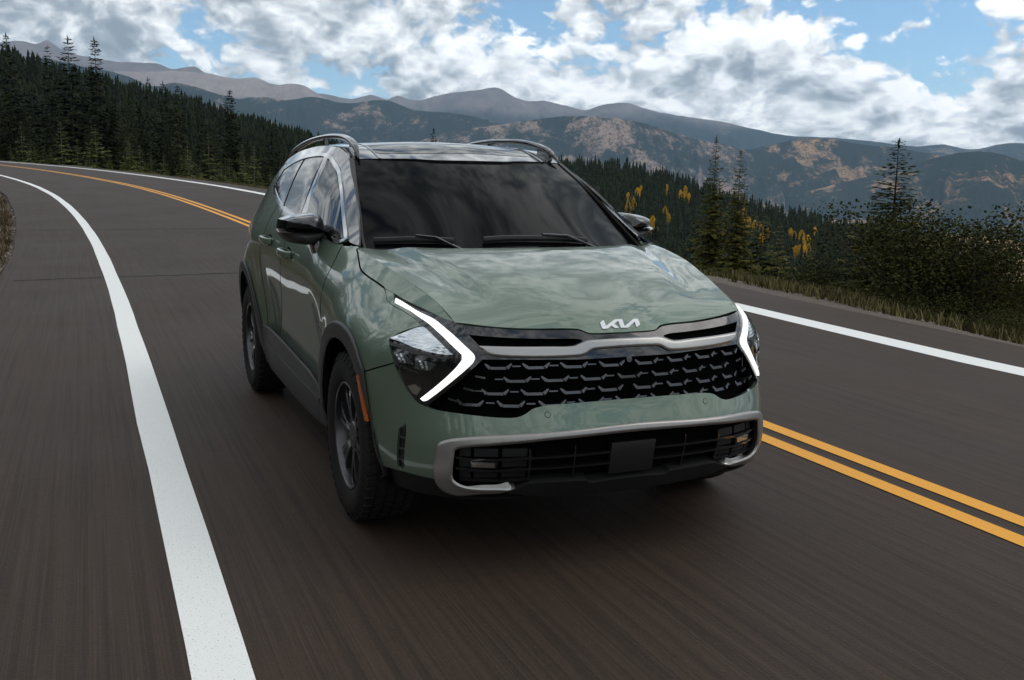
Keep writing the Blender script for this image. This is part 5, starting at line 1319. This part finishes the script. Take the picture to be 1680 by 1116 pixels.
FILL = [(-151.85,4.3,20),(-162.39,-13.2,15.5),(-165.91,-10.37,18),(-188.52,-9.74,24),(-163.91,-5.13,19.5),(-155.44,-1.51,18.5),(-141.78,1.89,17),(-124.17,4.31,14),(-102.68,9.6,10.5),(-118.74,12.63,14),(-89.52,11.58,8.6),(-100.63,14.46,10),
 (-150,-9,13),(-146,-6,15),(-138,-4.5,12),(-172,-2,22),(-131,2.5,13),(-128,9.5,15),(-112,6.5,10.5),(-110,10.5,12),(-108,16,12),(-95,13,8.4),(-93,17.5,9.5),(-85,14,7.4),(-120,-1.5,9),(-142,-11,12),(-174,-15,19),(-168,-19,17),(-132,-1,12.5),(-115,3.2,10),(-104,6,8.5),(-92,8.8,7),(-84,10.5,6.4),(-78,12.5,6.2),(-72,13,5.6),(-190,-18,22),(-182,-22,20),(-160,1.5,19),(-147,4.8,16)]
for i, (x, y, h) in enumerate(FILL):
    tree('spruce_tree', SPR[i % 5], M_SPR, (x, y, float(ground_z(x, y)[0])-.1), h, i*2.1, 'dark spruce in the dense stand beyond the road bend', 'spruces in the stand beyond the road bend', .9+.1*(i % 4))
YOUNG = [(-130.64,-8.79,7.8),(-105.58,-4.0,6.5),(-93.06,-.98,5.3),(-81.68,1.37,3.7),(-97.96,-2.54,4.4),(-106.64,-6.47,3.2),(-71.24,3.18,2.7),(-72.49,4.92,4.6),(-61.25,3.57,1.85),(-54.73,3.98,1.3),(-61.08,5.15,4.1),(-57.43,5.45,2.0),(-59.63,7.01,3.7),(-60.61,7.82,4.3),(-68.5,1.81,1.3),(-79.9,-.21,1.8),(-110.42,-8.83,3.0),(-98.56,-4.83,2.6),(-73.71,.46,1.0),(-52.53,7.49,2.6),
 (-88,-1.6,2.2),(-84,1.2,3.0),(-76,2.6,2.4),(-66,4.2,2.6),(-64,6.5,3.4),(-56,6.6,2.9),(-50,5.2,1.2),(-47,6.0,1.5),(-49,8.4,2.9),(-115,-6,4.8),(-122,-7.5,5.5),(-101,-1,4.2),(-90,2.5,4.5),(-77,5.5,4.0),(-70,7.5,4.2),(-44,7.6,1.8),(-46,9.5,2.8)]
row = []
for i, (x, y, h) in enumerate(YOUNG):
    lab, grp = 'small light green young spruce along the outer road edge of the bend', 'young spruces along the outer road edge'
    if i == 2: lab, grp = 'pale young spruce with a red-brown neighbour left of the saplings at the bend', None
    if i == 10: lab, grp = 'tallest young spruce with a bare pale trunk close to the edge line', None
    o_ = tree('young_spruce', SAP[i % 3], M_SPRL, (x, y, float(ground_z(x, y)[0])-.03), h, i*1.3, lab, grp, .95+.12*(i % 3), M_BARKP)
    if grp: row.append(o_)
name_in_row(row, 'light green young spruce, {} from the left along the outer road edge')
BANK = [(-28,-17,12),(-22,-20,14),(-34,-21,13),(-16,-16,11),(-10,-18,13),(-4,-15,12),(3,-17,13),(9,-16,11),(15,-18,14),(-40,-24,14),(21,-15,12),(27,-17,13),(-13,-23,14),(0,-22,14),(12,-23,15),(24,-23,14),(34,-19,13),(-19,-26,15),(-47,-27,14)]
for i, (x, y, h) in enumerate(BANK):
    if y < -12: y -= 8
    tree('spruce_tree', SPR[i % 5], M_SPR, (x, y, float(ground_z(x, y)[0])-.1), h, i*2.9, 'tall spruce on the bank beside the road, outside the picture', 'spruces on the near bank', 1.05)
gB = np.random.default_rng(23)
for i in range(34):                     # the inner bank of the bend, left of the picture: what the car's flank mirrors
    s_ = 4+i*2.6+gB.uniform(-1, 1); o_ = -9.5-.06*s_-gB.uniform(0, 9); p = road_pt(s_, o_); p[2] = float(ground_z(p[0], p[1])[0])-.1
    tree('spruce_tree', SPR[i % 5], M_SPR, tuple(p), float(gB.uniform(7, 13)), i*2.3, 'tall spruce on the bank beside the road, outside the picture', 'spruces on the near bank', 1.1)
# verge saplings and shrubs at the right
RSAP = [(-18.06,12.72,2.6,1),(-14.87,12.35,2.7,2),(-13.01,11.4,2.0,0),(-11.44,10.93,1.75,1),(-9.36,10.47,2.3,0),(-21.02,13.57,1.4,2),(-18.04,12.23,1.4,1),(-10.6,11.6,1.9,2),(-16.6,11.8,1.5,0),(-24,14,1.6,1),(-27,15,2.2,0)]
row = []
for i, (x, y, h, f) in enumerate(RSAP):
    o_ = tree('young_spruce', SAP[f], M_SPRB, (x, y, float(ground_z(x, y)[0])-.03), h, i*1.9, 'olive young spruce in the thicket beyond the right verge', 'young spruces beyond the right verge', 1.25); row.append(o_)
name_in_row(row, 'olive young spruce, {} from the left in the thicket beyond the right verge')
def shrub_mesh(seed, n=6400, flat=.8):
    g = np.random.default_rng(seed); V = []; F = []
    cl = [(g.normal(0, .28), g.normal(0, .28), .35+.6*g.random(), .16+.16*g.random()) for _ in range(22)]
    for i in range(n):
        cx, cy, cz, r = cl[g.integers(len(cl))]; d = g.normal(0, 1, 3); d /= np.linalg.norm(d); q = np.array([cx, cy, cz*flat])+d*r*(.45+.6*g.random()**.5)
        if q[2] < .01: q[2] = .02+.1*g.random()
        a = g.normal(0, 1, 3); a[2] = abs(a[2])*.7; a /= np.linalg.norm(a); b = np.cross(a, g.normal(0, 1, 3)); b /= np.linalg.norm(b); L = .015+.020*g.random(); w = L*.32
        o = len(V); V += [q, q+a*L*.5+b*w, q+a*L, q+a*L*.5-b*w]; F.append([o, o+1, o+2, o+3])
    me = mesh_np('foliage', V, F); me.materials.append(M_BUSH)
    SV = []; SF = []
    for cx, cy, cz, r in cl:
        b0 = np.array([cx*.12, cy*.12, 0]); b1 = np.array([cx, cy, cz*flat]); w = .008; o = len(SV)
        for p, k in ((b0, 1.6), ((b0+b1)/2+np.array([0, 0, .05]), 1.), (b1, .4)):
            for j in range(4): SV.append(p+np.array([w*k*math.cos(1.57*j), w*k*math.sin(1.57*j), 0]))
        for s_ in range(2):
            for j in range(4): SF.append([o+4*s_+j, o+4*s_+(j+1) % 4, o+4*s_+4+(j+1) % 4, o+4*s_+4+j])
    st = mesh_np('stems', SV, SF, True); st.materials.append(M_BARK)
    return me, st
SHR = [shrub_mesh(51), shrub_mesh(52), shrub_mesh(53, 5000, .6)]
SHRUBS = [(-6.03,8.89,1.75,1.15,0,'big rounded dark shrub at the right, the highest of the verge shrubs'),(-6.54,8.99,1.6,1.05,1,None),(-5.53,8.79,1.5,1.15,1,None),(-7.05,9.19,1.8,1.1,0,None),(-5.02,8.6,.85,1.3,2,'low shrub nearest the right edge of the picture'),(-4.51,8.6,.6,1.4,2,None),(-8.84,9.47,.95,1.4,2,None),(-8.58,8.87,.5,1.8,2,None),(-5.52,8.19,.75,1.5,2,None),(-10.12,8.96,.5,1.8,2,None),(-8.57,8.37,.32,2.0,2,None),(-11.41,9.13,.6,1.6,2,None),(-7.8,9.9,1.5,1.2,1,None),(-6.4,9.6,1.5,1.2,0,None),(-5.2,9.3,.9,1.3,1,None),(-7.2,8.5,.6,1.6,2,None),(-9.6,9.6,1.0,1.3,1,None),(-12.6,9.6,.7,1.5,2,None),(-14.5,10.2,.8,1.5,2,None),(-17,10.8,.8,1.4,1,None),(-6.2,8.1,.42,1.8,2,None),(-4.6,8.0,.40,1.9,2,None)]
row = []
for i, (x, y, h, w, f, lab) in enumerate(SHRUBS):
    r = empty('roadside_shrub', (x, y, float(ground_z(x, y)[0])-.04), lab or 'dark olive leafy shrub in the thicket along the right verge', 'shrub', None if lab else 'shrubs along the right verge')
    r.scale = (h*w, h*w, h); r.rotation_euler = (0, 0, i*1.37)
    if not lab: row.append(r)
    for n_, m_ in zip(('foliage', 'stems'), SHR[f]):
        o = bpy.data.objects.new(n_, m_); col.objects.link(o); o.parent = r

name_in_row(row, 'dark olive leafy shrub, {} from the left along the right verge')

# the wooded hills
def scatter(R_, n, az0, az1, r0, r1, seed, thin=None):
    g = np.random.default_rng(seed); az = g.uniform(az0, az1, n); r = np.sqrt(g.uniform(r0*r0, r1*r1, n)); c = fbm(az*2.2, r*.012, 4, seed)
    keep = c > (.34 if thin is None else thin)
    az, r = az[keep], r[keep]
    return R_.at(az, r), az, r
def in_frame(p):
    q = (p-np.array(CAM))@np.array([tuple(_rr), tuple(_uu), tuple(_d)]).T
    u = 840+1639*q[:, 0]/q[:, 2]; v = 558-1639*q[:, 1]/q[:, 2]
    return (q[:, 2] > 1) & (u > -20) & (u < 1700) & (v > 0) & (v < 1116), u, v, q[:, 2]
pA, aA, rA = scatter(R6, 9500, 126, 168, 280, 1090, 71, .30)
pB, aB, rB = scatter(R7, 7600, 158, 200, 190, 670, 72, .26)
hA = np.random.default_rng(5).uniform(6., 15., len(pA)); hB = np.random.default_rng(6).uniform(5., 13.5, len(pB))
pts = np.r_[pA, pB]; hs = np.r_[hA, hB]; onA = np.r_[np.ones(len(pA), bool), np.zeros(len(pB), bool)]
vis, u_, v_, dep = in_frame(pts+np.c_[0*hs, 0*hs, hs*.8])
carhide = (u_ > 480) & (u_ < 960) & (v_ > 285)
score = np.where(vis & ~carhide, hs/dep, 0)
order = np.argsort(-score)[:175]
sel = np.zeros(len(pts), bool); sel[order] = True
for k, i in enumerate(order):
    if onA[i]: lab, grp = 'dark spruce on the near part of the forested hill right of the car', 'spruces on the forested hill right of the car'
    else: lab, grp = 'dark spruce on the forested slope rising at the left', 'spruces on the forested slope at the left'
    tree('hillside_spruce', LOW[k % 3], M_SPR, tuple(pts[i]-np.array([0, 0, .3])), float(hs[i]), k*1.1, lab, grp, 1.+.1*(k % 4))
def cone_trees(name, P_, H_, mat, seed):
    g = np.random.default_rng(seed); n = len(P_); T = 6; K = 9
    V = np.zeros((n, T, K+1, 3), np.float32); rot = g.uniform(0, 6.28, n)
    for t in range(T):
        zb = .04+.86*(t/T)**1.0; zt = min(1., zb+.34-.02*t); R_ = .19*(1-zb)**.85+.012
        V[:, t, 0, 2] = H_*zt
        for k in range(K):
            a = rot+6.283*k/K+g.uniform(-.25, .25, n); rr = R_*H_*g.uniform(.45, 1.25, n)*(1 if k % 2 else .62)
            V[:, t, k+1, 0] = rr*np.cos(a); V[:, t, k+1, 1] = rr*np.sin(a); V[:, t, k+1, 2] = H_*(zb+g.uniform(-.03, .05, n))
    V += P_[:, None, None, :]
    f = np.array([[0, k+1, (k+1) % K+1] for k in range(K)]); F = (f[None]+(K+1)*np.arange(n*T)[:, None, None]).reshape(-1, 3)
    link_mesh(name, mesh_np(name, V.reshape(-1, 3), F), mat, kind='stuff')
M_FORA = foliage('hill_spruce', (.007, .0115, .006), (.030, .038, .016)); 
rest = ~sel
cone_trees('hill_forest', pts[rest & onA]-np.array([0, 0, .3]), hs[rest & onA], M_FORA, 81)
cone_trees('hill_forest', pts[rest & ~onA]-np.array([0, 0, .3]), hs[rest & ~onA], M_FORA, 82)
# scattered dark trees on the grassy hill
pC, aC, rC = scatter(R5, 2600, 122, 140, 820, 1560, 73, .52)
cone_trees('scattered_trees', pC, np.random.default_rng(8).uniform(5, 10, len(pC)), M_FORA, 83)
# autumn aspens on the hill at the right
def aspen_mesh(seed):
    g = np.random.default_rng(seed); V = []; F = []
    for i in range(420):
        h = .22+.78*g.random(); w = .17*math.sin(math.pi*min(1, (h-.18)/.84))**.7; a = g.uniform(0, 6.28); r = w*g.random()**.5; q = np.array([r*math.cos(a), r*math.sin(a), h])
        d = g.normal(0, 1, 3); d /= np.linalg.norm(d); b = np.cross(d, g.normal(0, 1, 3)); b /= np.linalg.norm(b); L = .05+.03*g.random()
        o = len(V); V += [q-d*L*.5, q+b*L*.35, q+d*L*.5, q-b*L*.35]; F.append([o, o+1, o+2, o+3])
    return mesh_np('crown', V, F)
ASPENS = [(150.43,720,3),(149.94,788,2),(148.3,840,3),(147.8,852,3),(147.21,846,2),(148.7,676,2),(144.34,824,3),(143.98,776,5),(143.73,720,3),(142.87,736,2),(141.49,748,4),(140.99,730,6),(140.66,710,5),(141.27,646,2),(140.85,650,4),(149.51,588,3),(149.0,608,3),(143.43,664,1),(140.21,802,1),(138.27,770,2),(150.6,640,2)]
ASP = [aspen_mesh(91), aspen_mesh(92)]
CLUMPS = ['beside the top of the right door mirror', 'highest up the slope right of the mirror', 'above the mirror, left of two', 'above the mirror, right of two', 'right of the two above the mirror', 'level with the door mirror', 'just left of the twin roadside spruces', 'in the large group between the twin spruces', 'under the large group between the twin spruces', 'right of the twin spruces', 'left part of the lower right group', 'middle of the lower right group', 'right part of the lower right group', 'lowest left of the lower right group', 'lowest right of the lower right group', 'below the door mirror, next to the bonnet', 'below the door mirror, a little further right', 'alone below the twin spruces', 'alone right of the lower right group', 'furthest right, beside the ragged wide spruce', 'behind the door mirror']
gA = np.random.default_rng(17); ka = 0
for (az, r, n), where in zip(ASPENS, CLUMPS):
    for j in range(n):
        a_ = az+gA.normal(0, .16); r_ = r+gA.normal(0, 14); p = R6.at(np.array([a_]), np.array([r_]))[0]
        tree('aspen_tree', ASP[j % 2], M_ASP, tuple(p), float(gA.uniform(8, 13)), ka*1.1, 'golden yellow aspen in the hillside clump '+where, 'yellow aspens on the hill right of the car', 1.15, M_BARKP); ka += 1

# thin mountain air
def haze():
    a = math.radians(157); ca, sa = math.cos(a), math.sin(a)            # the box lies along the valley
    V = [(u*ca-v*sa, u*sa+v*ca, z) for u in (-4500., 25500.) for v in (-21500., 21500.) for z in (-800., 2480.)]
    F = [[0, 1, 3, 2], [4, 6, 7, 5], [0, 4, 5, 1], [2, 3, 7, 6], [0, 2, 6, 4], [1, 5, 7, 3]]
    m = bpy.data.materials.new('air'); m.use_nodes = True; t = NT(m.node_tree); t.n.clear()
    o = t.add('ShaderNodeOutputMaterial'); v = t.add('ShaderNodeVolumePrincipled', inputs={'Color': (.46, .71, 1.0, 1), 'Density': HAZE, 'Anisotropy': .1})
    t.l.new(v.outputs[0], o.inputs['Volume'])
    link_mesh('haze', mesh_np('haze', V, F), m, kind='stuff')
HAZE = 2.3e-5
haze()
